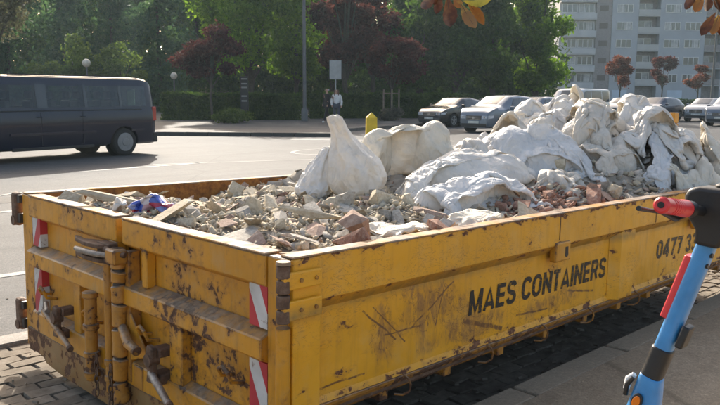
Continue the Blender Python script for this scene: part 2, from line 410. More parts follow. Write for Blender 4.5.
def arc(cx, cy, rx, ry, a0, a1, wd):
    pts = [(cx+rx*math.cos(R(a)), cy+ry*math.sin(R(a))) for a in np.linspace(a0, a1, 25)]
    V = []; n = len(pts)
    for i, p in enumerate(pts):
        a = np.array(pts[max(i-1, 0)]); b = np.array(pts[min(i+1, n-1)]); d = (b-a)/np.linalg.norm(b-a); nn = np.array([-d[1], d[0]])*wd/2
        for q in (np.array(p)-nn, np.array(p)+nn): V.append((q[0], q[1], float(gz(q[0], q[1]))+.005))
    F = [(2*i, 2*i+2, 2*i+3, 2*i+1) for i in range(n-1)]
    link('curved_marking', npmesh('curved_marking', V, F), WHITEL, road)
ax, ay = spot(335, 20.2); arc(ax, ay, 1.3, 1.0, 60, 260, .10)
ax, ay = spot(60, 10.6); arc(ax, ay, 1.1, 1.4, -60, 120, .07)
# repair patches in the asphalt
PATCH = mat_asphalt('old_patch_asphalt', (.065, .062, .058), (.085, .081, .076), .9)
strip('asphalt_patch', (5.2, 5.6), (9.5, 5.9), .8, PATCH, 12, .003)
strip('asphalt_patch', (-.5, 9.4), (4.5, 9.3), .55, PATCH, 12, .003)
# kerb stones
kerb_me = MB().box(-.487, .487, -.16, 0, -.26, 0).mesh('kerb_stone')
for i in range(40):
    x = -6+i*1.0
    o = link('kerb_stone', kerb_me, KERB, pavement); o.location = (x, .055, float(gz(x, 0))+.131+random.uniform(-.002, .002))
    o.rotation_euler = (0, R(1.3) if -6 < x < 6 else 0, 0)
    m = o.modifiers.new('b', 'BEVEL'); m.width = .012; m.segments = 2
for i in range(24):
    x = -5.5+i*.8
    o = link('gutter_stone', bpy.data.meshes.get('gutter_stone') or MB().box(-.393, .393, -.085, .085, -.1, 0).mesh('gutter_stone'), GUT, gutter)
    o.location = (x, 2.89, float(gz(x, 2.89))+.012+random.uniform(-.002, .002)); o.rotation_euler = (0, R(1.3), 0)
# paving stones of the parking lane, each set a little unevenly
def stone_mesh(k):
    bm = bmesh.new(); bmesh.ops.create_cube(bm, size=1)
    for v in bm.verts:
        v.co.x *= .205; v.co.y *= .098; v.co.z *= .06
        if v.co.z > 0: v.co.x *= .95; v.co.y *= .92
        v.co += Vector([random.uniform(-.005, .005) for _ in range(3)])
    me = bpy.data.meshes.new('paving_stone'); bm.to_mesh(me); bm.free(); me.materials.append(PAVE); return me
stones = [stone_mesh(k) for k in range(8)]
cand = []
for j in range(26):
    for i in range(-22, 42):
        x = i*.215+(j % 2)*.107; y = .12+j*.106
        if y > 2.77: continue
        d = math.hypot(x-CAMP[0], y-CAMP[1])
        vis = (x < .3 and y > 1.1) or (y < .9 and x > .2)
        cand.append((d + (0 if vis else 6), x, y))
cand.sort()
rest = MB()
for k, (d, x, y) in enumerate(cand):
    z = float(gz(x, y))-.046+random.uniform(-.003, .004); rot = (random.uniform(-.03, .03), random.uniform(-.03, .03)+.02, random.uniform(-.04, .04))
    if k < 298:
        o = link('paving_stone', stones[k % 8], None, lane); o.location = (x, y, z); o.rotation_euler = rot
    else:
        me = stones[k % 8]; rest.add([v.co for v in me.vertices], [tuple(p.vertices) for p in me.polygons], Matrix.Translation((x, y, z)) @ Euler(rot).to_matrix().to_4x4())
o = rest.build('paving_stone', PAVE, lane); tag(o, kind='stuff')
# litter and grit on the road edge and under the container
gm = MB()
for k in range(500):
    x = random.uniform(-1.5, 6); y = random.choice([random.uniform(.1, .7), random.uniform(1.4, 4.2)])
    s = random.uniform(.003, .011); me = stones[k % 8]
    gm.add([v.co*(s/.06) for v in me.vertices], [tuple(p.vertices) for p in me.polygons], Matrix.Translation((x, y, float(gz(x, y))+.004)) @ Euler((random.random()*3, 0, random.random()*6)).to_matrix().to_4x4())
tag(gm.build('grit', PAVE), 'loose grit and crumbs scattered round the foot of the container', 'grit', None, 'stuff')
# far pavement across the street
def spoly(name, pts, z, mat, th=.12, kind='structure', parent=None):
    o = MB().prism(pts, 'z', z-th, z).build(name, mat, parent)
    if parent is None: tag(o, kind=kind)
    return o
FARP = mat_asphalt('far_pavement', (.10, .09, .08), (.15, .135, .12), .5)
farwalk = spoly('far_pavement', [spot(-250, 28.5), spot(338, 27.3), spot(345, 31), spot(470, 42.5), spot(560, 60), spot(-300, 60)], .13, FARP, .2)
FARK = plain('far_kerb_stone', (.05, .047, .043), .8)
p0 = np.array(spot(-250, 28.4)); p1 = np.array(spot(338, 27.2)); nk = 28
for i in range(nk):
    a = p0+(p1-p0)*i/nk; b = p0+(p1-p0)*(i+.975)/nk; d = (b-a)/np.linalg.norm(b-a); nn = np.array([-d[1], d[0]])*.17
    o = MB().prism([tuple(a), tuple(b), tuple(b-nn), tuple(a-nn)], 'z', -.05, .145).build('kerb_stone', FARK, farwalk)
GRASS = mat_leaf('lawn_green', [(.10, .17, .02), (.17, .26, .03), (.25, .33, .05)], .3)
lawn = spoly('lawn', [spot(655, 74), spot(900, 66), spot(900, 100), spot(655, 100)], .13, GRASS, .2)
spoly('side_pavement', [spot(600, 68), spot(900, 58), spot(900, 66), spot(600, 78)], .11, mat_asphalt('pale_path', (.3, .28, .25), (.4, .38, .35), .3), .2)
spoly('forecourt', [spot(480, 100.5), spot(1000, 100.5), spot(1100, 140), spot(400, 140)], .12, FARP, .2)
n = 9000; gx_, gy_ = [], []
P = []
for k in range(n):
    q = spot(random.uniform(655, 800), random.uniform(73, 99)); P.append((q[0], q[1], .13))
P = np.array(P); dv = rng.normal(0, .05, (n, 2))
V = np.empty((n, 3, 3)); V[:, 0] = P; V[:, 1] = P; V[:, 2] = P
V[:, 1, :2] += dv*.8; V[:, 2, :2] += dv*.4; V[:, 2, 2] += rng.uniform(.08, .2, n)
tag(link('grass', npmesh('grass', V.reshape(-1, 3), np.arange(3*n).reshape(-1, 3)), GRASS), 'short lit grass of the verge in front of the grey apartment block', 'grass', None, 'stuff')
# ================================================================ THE CONTAINER
L, W = 5.0, 2.45
MC4 = Matrix([[*MC[0], 0], [*MC[1], 0], [*MC[2], 0], [0, 0, 0, 1]])
skip = empty('waste_container', label='yellow open-top roll-off container heaped with rubble and white sacks, rusty and scraped', cat='container')
skip.matrix_world = MC4
def loc2w(x, y, z): return MC4 @ Vector((x, y, z))
wall = MB().prism([(0, 1.0), (0, .835), (.050, .785), (.050, .44), (.04, .414), (.06, .40), (.066, .95), (.066, 1.0)], 'x', .13, L).build('side_wall', YSIDE, skip)
MB().box(.0, L, -.004, .07, .998, 1.006).build('rim', RIM, wall, bevel=.003)
MB().prism([(.035, .411), (.04, .395), (.105, .325), (.20, .325), (.20, .411)], 'x', .16, L).build('lower_beam', YRUSTY, skip, bevel=.004)
fw = MB().prism([(W, 1.0), (W, .83), (W-.036, .795), (W-.036, .414), (W-.06, .40), (W-.066, 1.0)], 'x', .08, L).build('side_wall', RUSTIN, skip)
tag(fw, 'far side wall, rusted orange inside')
MB().box(.0, L, W-.07, W+.004, .998, 1.006).build('rim', RIM, fw, bevel=.003)
MB().box(.05, L-.05, .06, W-.06, .36, .40).build('floor', RUST, skip)
for y in (.72, 1.73):
    MB().box(.05, L, y-.05, y+.05, .06, .33).build('skid_rail', DARKST, skip, bevel=.005)
for i in range(11):
    x = .58+i*.43
    MB().box(x-.026, x+.026, .09, W-.09, .300, .359).build('cross_member', YRUSTY, skip, bevel=.004)
def hook(x, s=1):
    pts = [(x, .02, .425), (x+.005, -.006, .41), (x+.012, -.012, .385), (x+.010, -.006, .355), (x, .02, .335), (x-.02, .05, .335)]
    return MB().ring(pts, .005, 8)
for x in (.62, 1.21, 1.70, 2.19, 2.78, 3.6, 4.2):
    hook(x).build('net_hook', YRUSTY, skip, smooth=True)
def rib(x0, x1):
    m = MB(); a = .06
    m.add([(x0-a, .0495, .42), (x0, .0, .416), (x1, .0, .416), (x1+a*.3, .0495, .42), (x0-a, .0495, .795), (x0, -.0, .83), (x1, .0, .83), (x1+a*.3, .0495, .795)],
          [(0, 1, 5, 4), (1, 2, 6, 5), (2, 3, 7, 6), (0, 3, 2, 1), (4, 5, 6, 7), (0, 4, 7, 3)])
    return m
rib(2.52, 2.70).build('stiffener', YSIDE, skip, bevel=.003)
rib(4.80, 4.93).build('stiffener', YSIDE, skip, bevel=.003)
# pocket lugs under the rim, each with its slot
for x, z in ((1.83, .80), (3.70, .785)):
    m = MB().box(x-.075, x+.075, -.012, .03, z-.055, z+.05)
    o = m.build('lashing_lug', YEL, skip, bevel=.01, seg=2)
    MB().ring([(x+.03, -.014, z-.018), (x+.03, -.010, z-.018)], .016, 12).build('slot', DARKST, o)
    MB().box(x+.016, x+.044, -.0135, -.011, z-.02, z+.022).build('slot', DARKST, o)
# weld seams on the side: rusty vertical lines
for x, z0, z1 in ((1.80, .86, .985), (2.98, .84, .99)):
    MB().ring([(x, -.0005, z0), (x+.002, -.0005, z1)], .003, 5).build('weld_seam', RUST, skip)
# near corner post, hinge plates and hinge column
MB().box(.0, .132, -.005, .085, .10, .997).build('corner_post', YSIDE, skip, bevel=.006, seg=2)
for z0, z1 in ((.895, .958), (.785, .857)):
    o = MB().box(-.055, .122, -.024, -.004, z0, z1).build('hinge_plate', YSIDE, skip, bevel=.006, seg=2)
    for x in (.02, .09):
        MB().ring([(x, -.030, (z0+z1)/2), (x, -.023, (z0+z1)/2)], .008, 8).build('rivet', YEL2, o)
m = MB()
z = .985
for i in range(4):
    m.ring([(-.042, -.002, z), (-.042, -.002, z-.046)], [.024, .025], 16); z -= .053
m.build('hinge_pin', RUST, skip, smooth=True, bevel=.003)
MB().ring([(-.042, -.002, .986), (-.042, -.002, .998)], [.027, .025], 16).build('hinge_cap', RIM, skip, smooth=True)
MB().ring([(-.036, .006, .76), (-.036, .006, .12)], .026, 14).build('hinge_tube', YEL, skip, smooth=True)
# far corner: post and hinge lugs that stick out
MB().box(-.004, .09, 2.31, W, .10, .997).build('corner_post', YEL, skip, bevel=.006, seg=2)
for z0, z1 in ((.805, 1.0), (.175, .365)):
    o = MB().box(-.03, .02, W+.035, W+.115, z0, z1).build('hinge_lug', RUST, skip, bevel=.018, seg=2)
    MB().box(-.02, .01, W, W+.04, z1-.055, z1-.012).build('lug_arm', DARKST, o)
    MB().box(-.02, .01, W, W+.04, z0+.02, z0+.075).build('lug_arm', DARKST, o)
    MB().ring([(-.035, W+.075, z0+.03), (.03, W+.075, z0+.03)], .03, 12).build('bolt', RUST, o, smooth=True)
# sill under the doors, stepped at its foot, with the roller behind it
MB().prism([(.04, .218), (W-.03, .218), (W-.03, .10), (W-.06, .06), (2.20, .055), (2.17, .03), (.05, .03)], 'x', -.012, .11).build('rear_sill', mat_yellow('mud_grey_sill_paint', .085, (.22, .15, .07)), skip, bevel=.006) if False else None
sill = MB()
sill.add([(x, y, z) for x in (-.012, .11) for (y, z) in ((.04, .218), (2.42, .218), (2.42, .115), (2.39, .085), (2.20, .078), (2.165, .05), (1.95, .035), (.05, .035))],
         [tuple(range(8)), tuple(range(8, 16))[::-1]]+[(i, (i+1) % 8, (i+1) % 8+8, i+8) for i in range(8)])
sill.build('rear_sill', mat_yellow('mud_grey_sill_paint', .085, (.25, .15, .06)), skip, bevel=.006)
MB().ring([(.12, 1.72, .075), (.12, 1.90, .075)], .075, 20).build('roller', DARKST, skip, smooth=True)
MB().ring([(.12, .50, .075), (.12, .68, .075)], .075, 20).build('roller', DARKST, skip, smooth=True)
def stripe_mat(name, sign):
    m = NT(name); c = m.coord(); sp_ = m.n('SeparateXYZ', Vector=c)
    v = m.math('ADD', m.math('MULTIPLY', sp_.outputs[2], 1/.30), m.math('MULTIPLY', sp_.outputs[1], sign*7.0))
    fr = m.math('FRACT', m.math('ADD', v, 3.30 if sign < 0 else 4.10))
    red = m.math('LESS_THAN', fr, .5)
    n = m.noise(c, 26, 6, .7); n3 = m.noise(c, 7, 3)
    col = m.mix(red, m.ramp(n3, [(.3, (.42, .41, .39)), (.7, (.62, .61, .6))]), m.ramp(n3, [(.3, (.34, .02, .03)), (.7, (.50, .035, .05))]))
    col = m.mix(m.ramp(n, [(.6, 0.), (.66, .8)]), col, (.2, .12, .08))
    return m.set(Base_Color=col, Roughness=.35)
SL, SR = stripe_mat('striped_reflector_left', 1), stripe_mat('striped_reflector_right', -1)
def door(y0, y1, lab):
    """one leaf between y0 and y1"""
    d = MB().box(.03, .045, y0, y1, .22, .99).build('rear_door', YEL2, skip); d['label'] = lab
    m = MB(); m.add([(x, y, z) for y in (y0, y1) for (x, z) in ((-.022, .997), (-.022, .885), (.03, .855), (.05, .855), (.05, .997))],
                    [(0,1,2,3,4), (9,8,7,6,5)]+[(i, (i+1) % 5, (i+1) % 5+5, i+5) for i in range(5)])
    m.build('top_rail', YEL2, d, bevel=.004)
    MB().box(-.026, .056, y0, y1, .998, 1.006).build('rim', RIM, d, bevel=.003)
    m = MB(); m.add([(x, y, z) for y in (y0, y1) for (x, z) in ((.03, .722), (-.042, .690), (-.046, .612), (.03, .578))],
                    [(0,1,2,3), (7,6,5,4)]+[(i, (i+1) % 4, (i+1) % 4+4, i+4) for i in range(4)])
    m.build('middle_rail', YEL2, d, bevel=.005)
    m = MB(); m.add([(x, y, z) for y in (y0, y1) for (x, z) in ((.03, .36), (-.024, .335), (-.026, .224), (.03, .224))],
                    [(0,1,2,3), (7,6,5,4)]+[(i, (i+1) % 4, (i+1) % 4+4, i+4) for i in range(4)])
    m.build('bottom_rail', YEL2, d, bevel=.005)
    return d
dl = door(1.262, 2.31, 'left door leaf with striped reflector and lever lock')
dr = door(.125, 1.20, 'right door leaf with striped reflector and bright lever')
for y0, y1 in ((1.262, 1.345),): MB().box(-.02, .03, y0, y1, .336, .612).build('stile', YEL2, dl, bevel=.004); MB().box(-.02, .03, y0, y1, .69, .884).build('stile', YEL2, dl, bevel=.004)
MB().box(-.018, .03, 1.68, 1.76, .336, .61).build('stile', YEL2, dl, bevel=.004)
MB().box(-.018, .03, .70, .80, .336, .61).build('stile', YEL2, dr, bevel=.004)
MB().box(-.018, .03, .985, 1.03, .71, .884).build('stile', YEL2, dr, bevel=.004)
MB().box(-.014, .03, .015, .124, .10, .997).build('corner_post', YEL2, skip, bevel=.005)
# reflectors
for (y0, y1, d, mt) in ((2.18, 2.285, dl, SL), (.128, .236, dr, SR)):
    for z0, z1 in ((.70, .905), (.25, .60)):
        MB().box(-.012 if d is dl else -.010, .029, y0, y1, z0+(.02 if z0 > .6 else .036), z1-.01 if z0 < .6 else .935).build('reflector_board', mt, d)
# lock bars
def column(name, x, y, z0, z1, r, mat, par, collars=()):
    o = MB().ring([(x, y, z0), (x, y, z1)], r, 16).build(name, mat, par, smooth=True)
    for c in collars: MB().ring([(x, y, c-.016), (x, y, c-.012), (x, y, c+.012), (x, y, c+.016)], [r*1.02, r*1.3, r*1.3, r*1.02], 16).build('collar', mat, o, smooth=True)
    return o
column('lock_bar', -.062, 1.462, .17, .615, .030, YRUSTY, dl, (.60, .30, .20, .44))
column('lock_bar', -.045, 1.30, .15, .86, .022, YRUSTY, dl, (.30, .22))
hc = None
for i, (z0, z1) in enumerate(((.845, .775), (.765, .705), (.695, .62), (.61, .50), (.49, .36), (.35, .24), (.23, .14))):
    q_ = (0, .004, -.003, .005, -.002, .003, -.004)[i]; MB().ring([(-.05+q_, 1.185-q_, z0), (-.05+q_*.4, 1.185+q_, (z0+z1)/2), (-.05-q_, 1.185, z1)], [.037+q_, .034, .036-q_], 16).build('hinge_knuckle', YRUSTY, skip, smooth=True, bevel=.005)
MB().ring([(-.05, 1.185, .87), (-.05, 1.185, .13)], .026, 12).build('hinge_pin', DARKST, skip, smooth=True)
MB().box(-.03, .028, 1.125, 1.165, .24, .86).build('stile', YRUSTY, dr, bevel=.004)
# top claw lock
claw = MB()
for z in (.862, .795):
    claw.prism([(y, x) for (x, y) in ()], 'z', 0, 0) if False else None
    claw.add([(x, y, zz) for zz in (z-.011, z+.011) for (x, y) in ((-.03, 1.24), (-.09, 1.30), (-.105, 1.42), (-.085, 1.56), (-.055, 1.63), (-.045, 1.60), (-.06, 1.50), (-.03, 1.44))],
             [tuple(range(8)), tuple(range(8, 16))[::-1]]+[(i, (i+1) % 8, (i+1) % 8+8, i+8) for i in range(8)])
claw.box(-.07, -.02, 1.24, 1.36, .78, .88)
o = claw.build('claw_lock', RUST, skip, bevel=.006, seg=2)
MB().ring([(-.10, 1.52, .826), (-.108, 1.44, .828), (-.10, 1.30, .83), (-.075, 1.235, .832)], [.012, .015, .014, .012], 10).build('lock_pin', PIN, o, smooth=True)
MB().ring([(-.08, 1.25, .86), (-.078, 1.17, .85), (-.05, 1.12, .845)], [.013, .015, .013], 10).build('link_arm', RUST, o, smooth=True)
MB().box(-.10, -.03, 1.13, 1.22, .80, .87).build('bracket', YRUSTY, o, bevel=.008)
# ratchets with levers
def ratchet(y, z, par, lv0, lv1, mat):
    b = MB()
    b.add([(x, yy, zz) for x in (-.085, -.055) for (yy, zz) in ((y-.028, z+.075), (y+.02, z+.085), (y+.035, z+.035), (y+.018, z-.03), (y+.03, z-.085), (y-.035, z-.08), (y-.024, z-.02))],
          [tuple(range(7)), tuple(range(7, 14))[::-1]]+[(i, (i+1) % 7, (i+1) % 7+7, i+7) for i in range(7)])
    b.box(-.055, .02, y-.045, y+.04, z-.09, z-.045); b.box(-.055, .02, y-.04, y+.03, z+.03, z+.07)
    o = b.build('ratchet', RUST, par, bevel=.006)
    MB().ring([(-.095, y, z+.02), (-.045, y, z+.02)], .028, 14).build('ratchet_bolt', RUST, o, smooth=True)
    MB().ring([lv0, lv1], [.017, .015], 12).build('lever', mat, o, smooth=True)
    MB().ring([lv1, tuple(np.array(lv1)+(np.array(lv1)-np.array(lv0))*.04)], [.018, .016], 12).build('lever_tip', RUST, o, smooth=True)
    return o
ratchet(1.85, .38, dl, (-.07, 2.02, .40), (-.105, 1.62, .30), YRUSTY)
ratchet(.86, .41, dr, (-.075, .86, .37), (-.14, .60, .325), PIN)
MB().ring([(-.05, 1.16, .50), (-.075, 1.06, .455), (-.08, .97, .44)], [.022, .024, .022], 12).build('lever', YRUSTY, dr, smooth=True)
MB().ring([(-.04, 2.06, .43), (-.075, 1.96, .41)], .014, 10).build('lever', PIN, dl, smooth=True)
gus = MB().add([(x, y, z) for x in (-.028, -.018) for (y, z) in ((1.15, .60), (.97, .40), (1.15, .34))], [(0,1,2), (5,4,3), (0,3,4,1), (1,4,5,2), (2,5,3,0)])
gus.build('gusset', YEL2, dr, bevel=.003)
MB().box(-.03, .028, 1.02, 1.10, .226, .335).build('foot_plate', YRUSTY, dr, bevel=.004)
def uhook(y, z, s, par):
    pts = [(-.0+.028, y-s, z-.045), (-.03, y-s, z-.03), (-.045, y-s*.9, z+.01), (-.048, y, z+.028), (-.045, y+s*.9, z+.012), (-.03, y+s, z-.02), (.028, y+s, z-.03)]
    MB().ring(pts, .0085, 8).build('net_hook', YEL2, par, smooth=True)
uhook(2.11, .485, .032, dl); uhook(1.56, .47, .032, dl); uhook(1.0, .515, .034, dr); uhook(.36, .50, .034, dr)
# chains
for (y, z0, n) in ((1.385, .30, 6), (1.24, .29, 6)):
    for i in range(n):
        m = MB(); c = Vector((-.075, y+random.uniform(-.003, .003), z0-i*.034)); pts = []
        for k in range(13):
            t = 2*math.pi*k/12; u, v = math.cos(t)*.010, math.sin(t)*.023
            pts.append(c+Vector((u if i % 2 else 0, 0 if i % 2 else u, v)))
        m.ring(pts, .0035, 6, cap=False).build('chain_link', RUST, skip, smooth=True)
# front wall with the hook frame
MB().box(L-.06, L, .07, W-.07, .36, 1.02).build('front_wall', YRUSTY, skip)
tw = MB().box(L-.02, L+.08, .74, .86, .3, 1.44).box(L-.02, L+.08, 1.62, 1.74, .3, 1.44).box(L-.02, L+.08, .74, 1.74, 1.442, 1.54)
tw.build('hook_frame', YEL, skip, bevel=.008)
MB().ring([(L+.03, 1.1, 1.45), (L+.03, 1.38, 1.45)], .03, 12).build('lifting_bar', DARKST, skip, smooth=True)
# lettering
LET = NT('worn_black_lettering'); _c = LET.coord(); _n = LET.noise(LET.coord(scale=(1, 1, 3)), 9, 6, .7, 1.2)
LET.set(Base_Color=(.015, .014, .013), Roughness=.5)
_tr = LET.n('BsdfTransparent'); _f = LET.ramp(_n, [(.40, 0.), (.41, 1.), (.435, 1.), (.445, 0.)])
_f2 = LET.ramp(LET.noise(_c, 60, 4, .7), [(.60, 0.), (.64, 1.)])
_mx = LET.n('MixShader', i0=LET.math('MAXIMUM', LET.math('MULTIPLY', _f, .75), _f2), i1=LET.b.outputs[0], i2=_tr.outputs[0]); LET.t.links.new(_mx.outputs[0], LET.o.inputs[0])
def arcp(cx, cy, rx, ry, a0, a1, n=14): return [(cx+rx*math.cos(R(a0+(a1-a0)*i/n)), cy+ry*math.sin(R(a0+(a1-a0)*i/n))) for i in range(n+1)]
T2 = .105
GL = {'M': (1.0, [[(T2, 0), (T2, 1)], [(1-T2, 0), (1-T2, 1)], [(T2, .93), (.5, .10), (1-T2, .93)]]),
      'A': (.90, [[(.07, 0), (.45, .97), (.83, 0)], [(.2, .27), (.7, .27)]]),
      'E': (.74, [[(T2, 0), (T2, 1)], [(T2, .09), (.72, .09)], [(T2, .51), (.68, .51)], [(T2, .91), (.72, .91)]]),
      'S': (.80, [[(.09, .27)]+arcp(.32, .27, .22, .18, 195, 270, 5)+arcp(.48, .28, .22, .19, 270, 430, 12)+arcp(.32, .72, .22, .19, 250, 90, 12)+arcp(.47, .72, .22, .19, 90, 10, 7)]),
      'C': (.82, [arcp(.44, .36, .34, .27, -18, -90, 6)+arcp(.42, .36, .32, .27, -90, -180, 6)+arcp(.42, .64, .32, .27, 180, 90, 6)+arcp(.44, .64, .34, .27, 90, 18, 6)]),
      'O': (.88, [arcp(.44, .36, .33, .27, 0, -180, 14)+arcp(.44, .64, .33, .27, 180, 0, 14)+[(.77, .36)]]),
      '0': (.78, [arcp(.39, .36, .28, .27, 0, -180, 14)+arcp(.39, .64, .28, .27, 180, 0, 14)+[(.67, .36)]]),
      'N': (.86, [[(T2, 0), (T2, 1)], [(.86-T2, 0), (.86-T2, 1)], [(T2, .9), (.86-T2, .10)]]),
      'T': (.74, [[(.37, 0), (.37, .85)], [(0.01, .91), (.73, .91)]]),
      'I': (.22, [[(.11, 0), (.11, 1)]]),
      'R': (.82, [[(T2, 0), (T2, 1)], [(T2, .91), (.45, .91)]+arcp(.48, .69, .22, .22, 90, -90, 12)+[(T2, .46)], [(.50, .44), (.74, .0)]]),
      '4': (.78, [[(.55, 0), (.55, 1)], [(.52, .95), (.06, .33), (.06, .27), (.77, .27)]]),
      '7': (.74, [[(.02, .91), (.65, .91), (.48, .55), (.30, 0)]]),
      '3': (.76, [arcp(.34, .72, .24, .19, 160, 90, 5)+arcp(.40, .72, .22, .19, 90, -80, 10)+[(.30, .53)], [(.30, .52)]+arcp(.42, .29, .24, .20, 85, -90, 10)+arcp(.34, .29, .26, .20, -90, -165, 6)])}
def lettering(txt, p0, p1, h, yy, label, name='lettering'):
    """bold extended letters between local points p0 and p1 (x, z of the foot line), cap height h; each letter a piece of one print"""
    segs = []; x = 0
    for ch in txt:
        if ch == ' ': x += .42; continue
        w_, strokes = GL[ch]
        for st_ in strokes: segs.append((x, st_))
        x += w_+.17
    wd = x-.17; V = []; F = []
    for k, (x0, st_) in enumerate(segs):
        pts = [np.array(p) for p in st_]; n = len(pts); b = len(V)
        for i, p in enumerate(pts):
            d0 = pts[i]-pts[i-1] if i > 0 else pts[1]-pts[0]; d1 = pts[i+1]-pts[i] if i < n-1 else d0
            d0 = d0/(np.linalg.norm(d0)+1e-9); d1 = d1/(np.linalg.norm(d1)+1e-9); t = d0+d1; t /= np.linalg.norm(t)+1e-9
            nn = np.array((-t[1], t[0])); c = max(.45, float(d0 @ t)); hor = abs(t[0]); th = (.135*(1-hor)+.098*hor)/c
            for s in (-1, 1):
                q = p+nn*s*th; q[1] = min(1, max(0, q[1])); u = (x0+q[0]+.13*(q[1]-.5))/wd
                V.append((p0[0]+(p1[0]-p0[0])*u, yy-.0012-.00004*(k % 5), p0[1]+(p1[1]-p0[1])*u+q[1]*h))
        F += [(b+2*i, b+2*i+2, b+2*i+3, b+2*i+1) for i in range(n-1)]
    me = bpy.data.meshes.new(name); me.from_pydata(V, [], F); me.update()
    o = link(name, me, LET.m, skip); o['label'] = label; return o
lettering('MAES CONTAINERS', (1.105, .577), (2.435, .562), .118, .0492, 'MAES CONTAINERS in worn black letters')
lettering('0477 33', (3.145, .572), (3.83, .553), .125, .0492, '0477 33 in worn black figures')
# ================================================================ RUBBLE
# heap height over the container, container coordinates, 2 cm grid
HS = .02; HX, HY = int(L/HS)+1, int(W/HS)+1
hx = np.arange(HX)*HS; hy = np.arange(HY)*HS
GX, GY = np.meshgrid(hx, hy, indexing='ij')
def fbm(x, y, s, seed=0):
    out = np.zeros_like(x)
    for k in range(4):
        f = 2**k/s; a = .5**k
        r = np.random.default_rng(seed*10+k); 
        for q in range(5):
            th = r.uniform(0, 6.28); ph = r.uniform(0, 6.28); ff = f*r.uniform(.7, 1.4)
            out += a*np.sin((x*math.cos(th)+y*math.sin(th))*ff*6.28+ph)/5
    return out
H = .945 + .05*np.exp(-((GX-1.15)**2/.6+(GY-.75)**2/.4)) + .10*np.exp(-((GX-3.4)**2/1.2+(GY-1.3)**2/.9))
H -= .09*np.clip((GY-1.75)/.6, 0, 1)*np.clip(1.9-GX, 0, 1)
H -= .03*np.clip((.35-GY)/.3, 0, 1)
H += .05*np.clip((.7-GX)/.5, 0, 1)*np.clip((GY-.7)/.5, 0, 1)
H += .045*np.exp(-((GX-2.35)**2/.12+(GY-.33)**2/.05))
H += .05*fbm(GX, GY, .7, 3)+.015*fbm(GX, GY, .2, 5)
H = np.where((GX < .07), np.minimum(H, .97), H)
H0 = H.copy()
def hsample(Hm, x, y):
    u = np.clip(np.asarray(x)/HS, 0, HX-1.001); v = np.clip(np.asarray(y)/HS, 0, HY-1.001)
    i = u.astype(int); j = v.astype(int); fu = u-i; fv = v-j
    return (Hm[i, j]*(1-fu)+Hm[i+1, j]*fu)*(1-fv)+(Hm[i, j+1]*(1-fu)+Hm[i+1, j+1]*fu)*fv
BEIGE = mat_rubble('plaster_rubble', ((.36, .29, .205), (.50, .425, .31), (.62, .55, .425)))
GREYR = mat_rubble('concrete_rubble', ((.23, .21, .185), (.37, .34, .295), (.50, .465, .41)))
BRICK = mat_rubble('brick_rubble', ((.19, .10, .07), (.29, .165, .12), (.39, .28, .215)))
PINKR = mat_rubble('mortared_brick_rubble', ((.24, .17, .13), (.38, .27, .21), (.48, .38, .31)))
DUSTM = mat_rubble('rubble_dust', ((.22, .185, .15), (.33, .285, .23), (.42, .375, .31)), 14)
def sm(t): t = np.clip(t, 0, 1); return t*t*(3-2*t)
# under the sacks the rubble rises to a ridge
H0 = np.maximum(H0, H0+(.10+.215*sm((.9*GX-GY-1.45)/.7))*sm((GX-2.3)/1.1)*sm((GY-.12+.22*sm((GX-3.4)/.8))/(1.0-.25*sm((GX-3.4)/.8)))*sm((2.44-GY)/.6)+.03*fbm(GX, GY, .3, 9)*sm((GX-2.4)/.5))
H0 = np.maximum(H0, H0+.10*sm((GX-1.7)/.4)*sm((GY-.25)/.7)*(GX < 2.6)); H[:] = H0
inner = (slice(3, HX-3), slice(3, HY-3))
ii = np.arange(HX*HY).reshape(HX, HY)[inner]
Vh = np.stack([GX, GY, H0-.006], -1).reshape(-1, 3)
Vw = Vh @ MC.T
sub = ii.ravel(); remap = -np.ones(HX*HY, int); remap[sub] = np.arange(len(sub))
Fq = np.stack([ii[:-1, :-1], ii[1:, :-1], ii[1:, 1:], ii[:-1, 1:]], -1).reshape(-1, 4)
tag(link('rubble_bed', npmesh('rubble_bed', Vw[sub], remap[Fq]), DUSTM, None, True), 'bed of fine grey-brown rubble dust filling the yellow container', 'rubble', None, 'stuff')
def chunk_mesh(kind, r):
    bm = bmesh.new()
    sx, sy, sz = {'slab': (1, .8, .16), 'shard': (1.25, .45, .2), 'lump': (1, .85, .7), 'brick': (1, .5, .3), 'flake': (1, .7, .1)}[kind]
    n = {'brick': 16}.get(kind, 13)
    for k in range(n):
        p = Vector((r.uniform(-1, 1), r.uniform(-1, 1), r.uniform(-1, 1)))
        m_ = max(abs(p.x), abs(p.y), abs(p.z)); p = p/m_ if kind in ('brick', 'slab', 'flake', 'shard') else p.normalized()*r.uniform(.75, 1.1)
        bm.verts.new((p.x*sx*.5, p.y*sy*.5, p.z*sz*.5))
    bmesh.ops.convex_hull(bm, input=bm.verts)
    bmesh.ops.delete(bm, geom=[v for v in bm.verts if not v.link_faces], context='VERTS')
    me = bpy.data.meshes.new('chunk_'+kind); bm.to_mesh(me); bm.free(); return me
rr = random.Random(11)
kinds = ['slab', 'shard', 'lump', 'brick', 'flake', 'lump', 'shard', 'lump', 'slab']
lib = {}
for mt_name, mt in (('plaster', BEIGE), ('concrete', GREYR), ('brick', BRICK), ('pink', PINKR)):
    for k in (['brick', 'lump', 'brick', 'shard'] if mt_name == 'brick' else kinds):
        me = chunk_mesh(k, rr); me.materials.append(mt); lib.setdefault(mt_name, []).append((k, me))
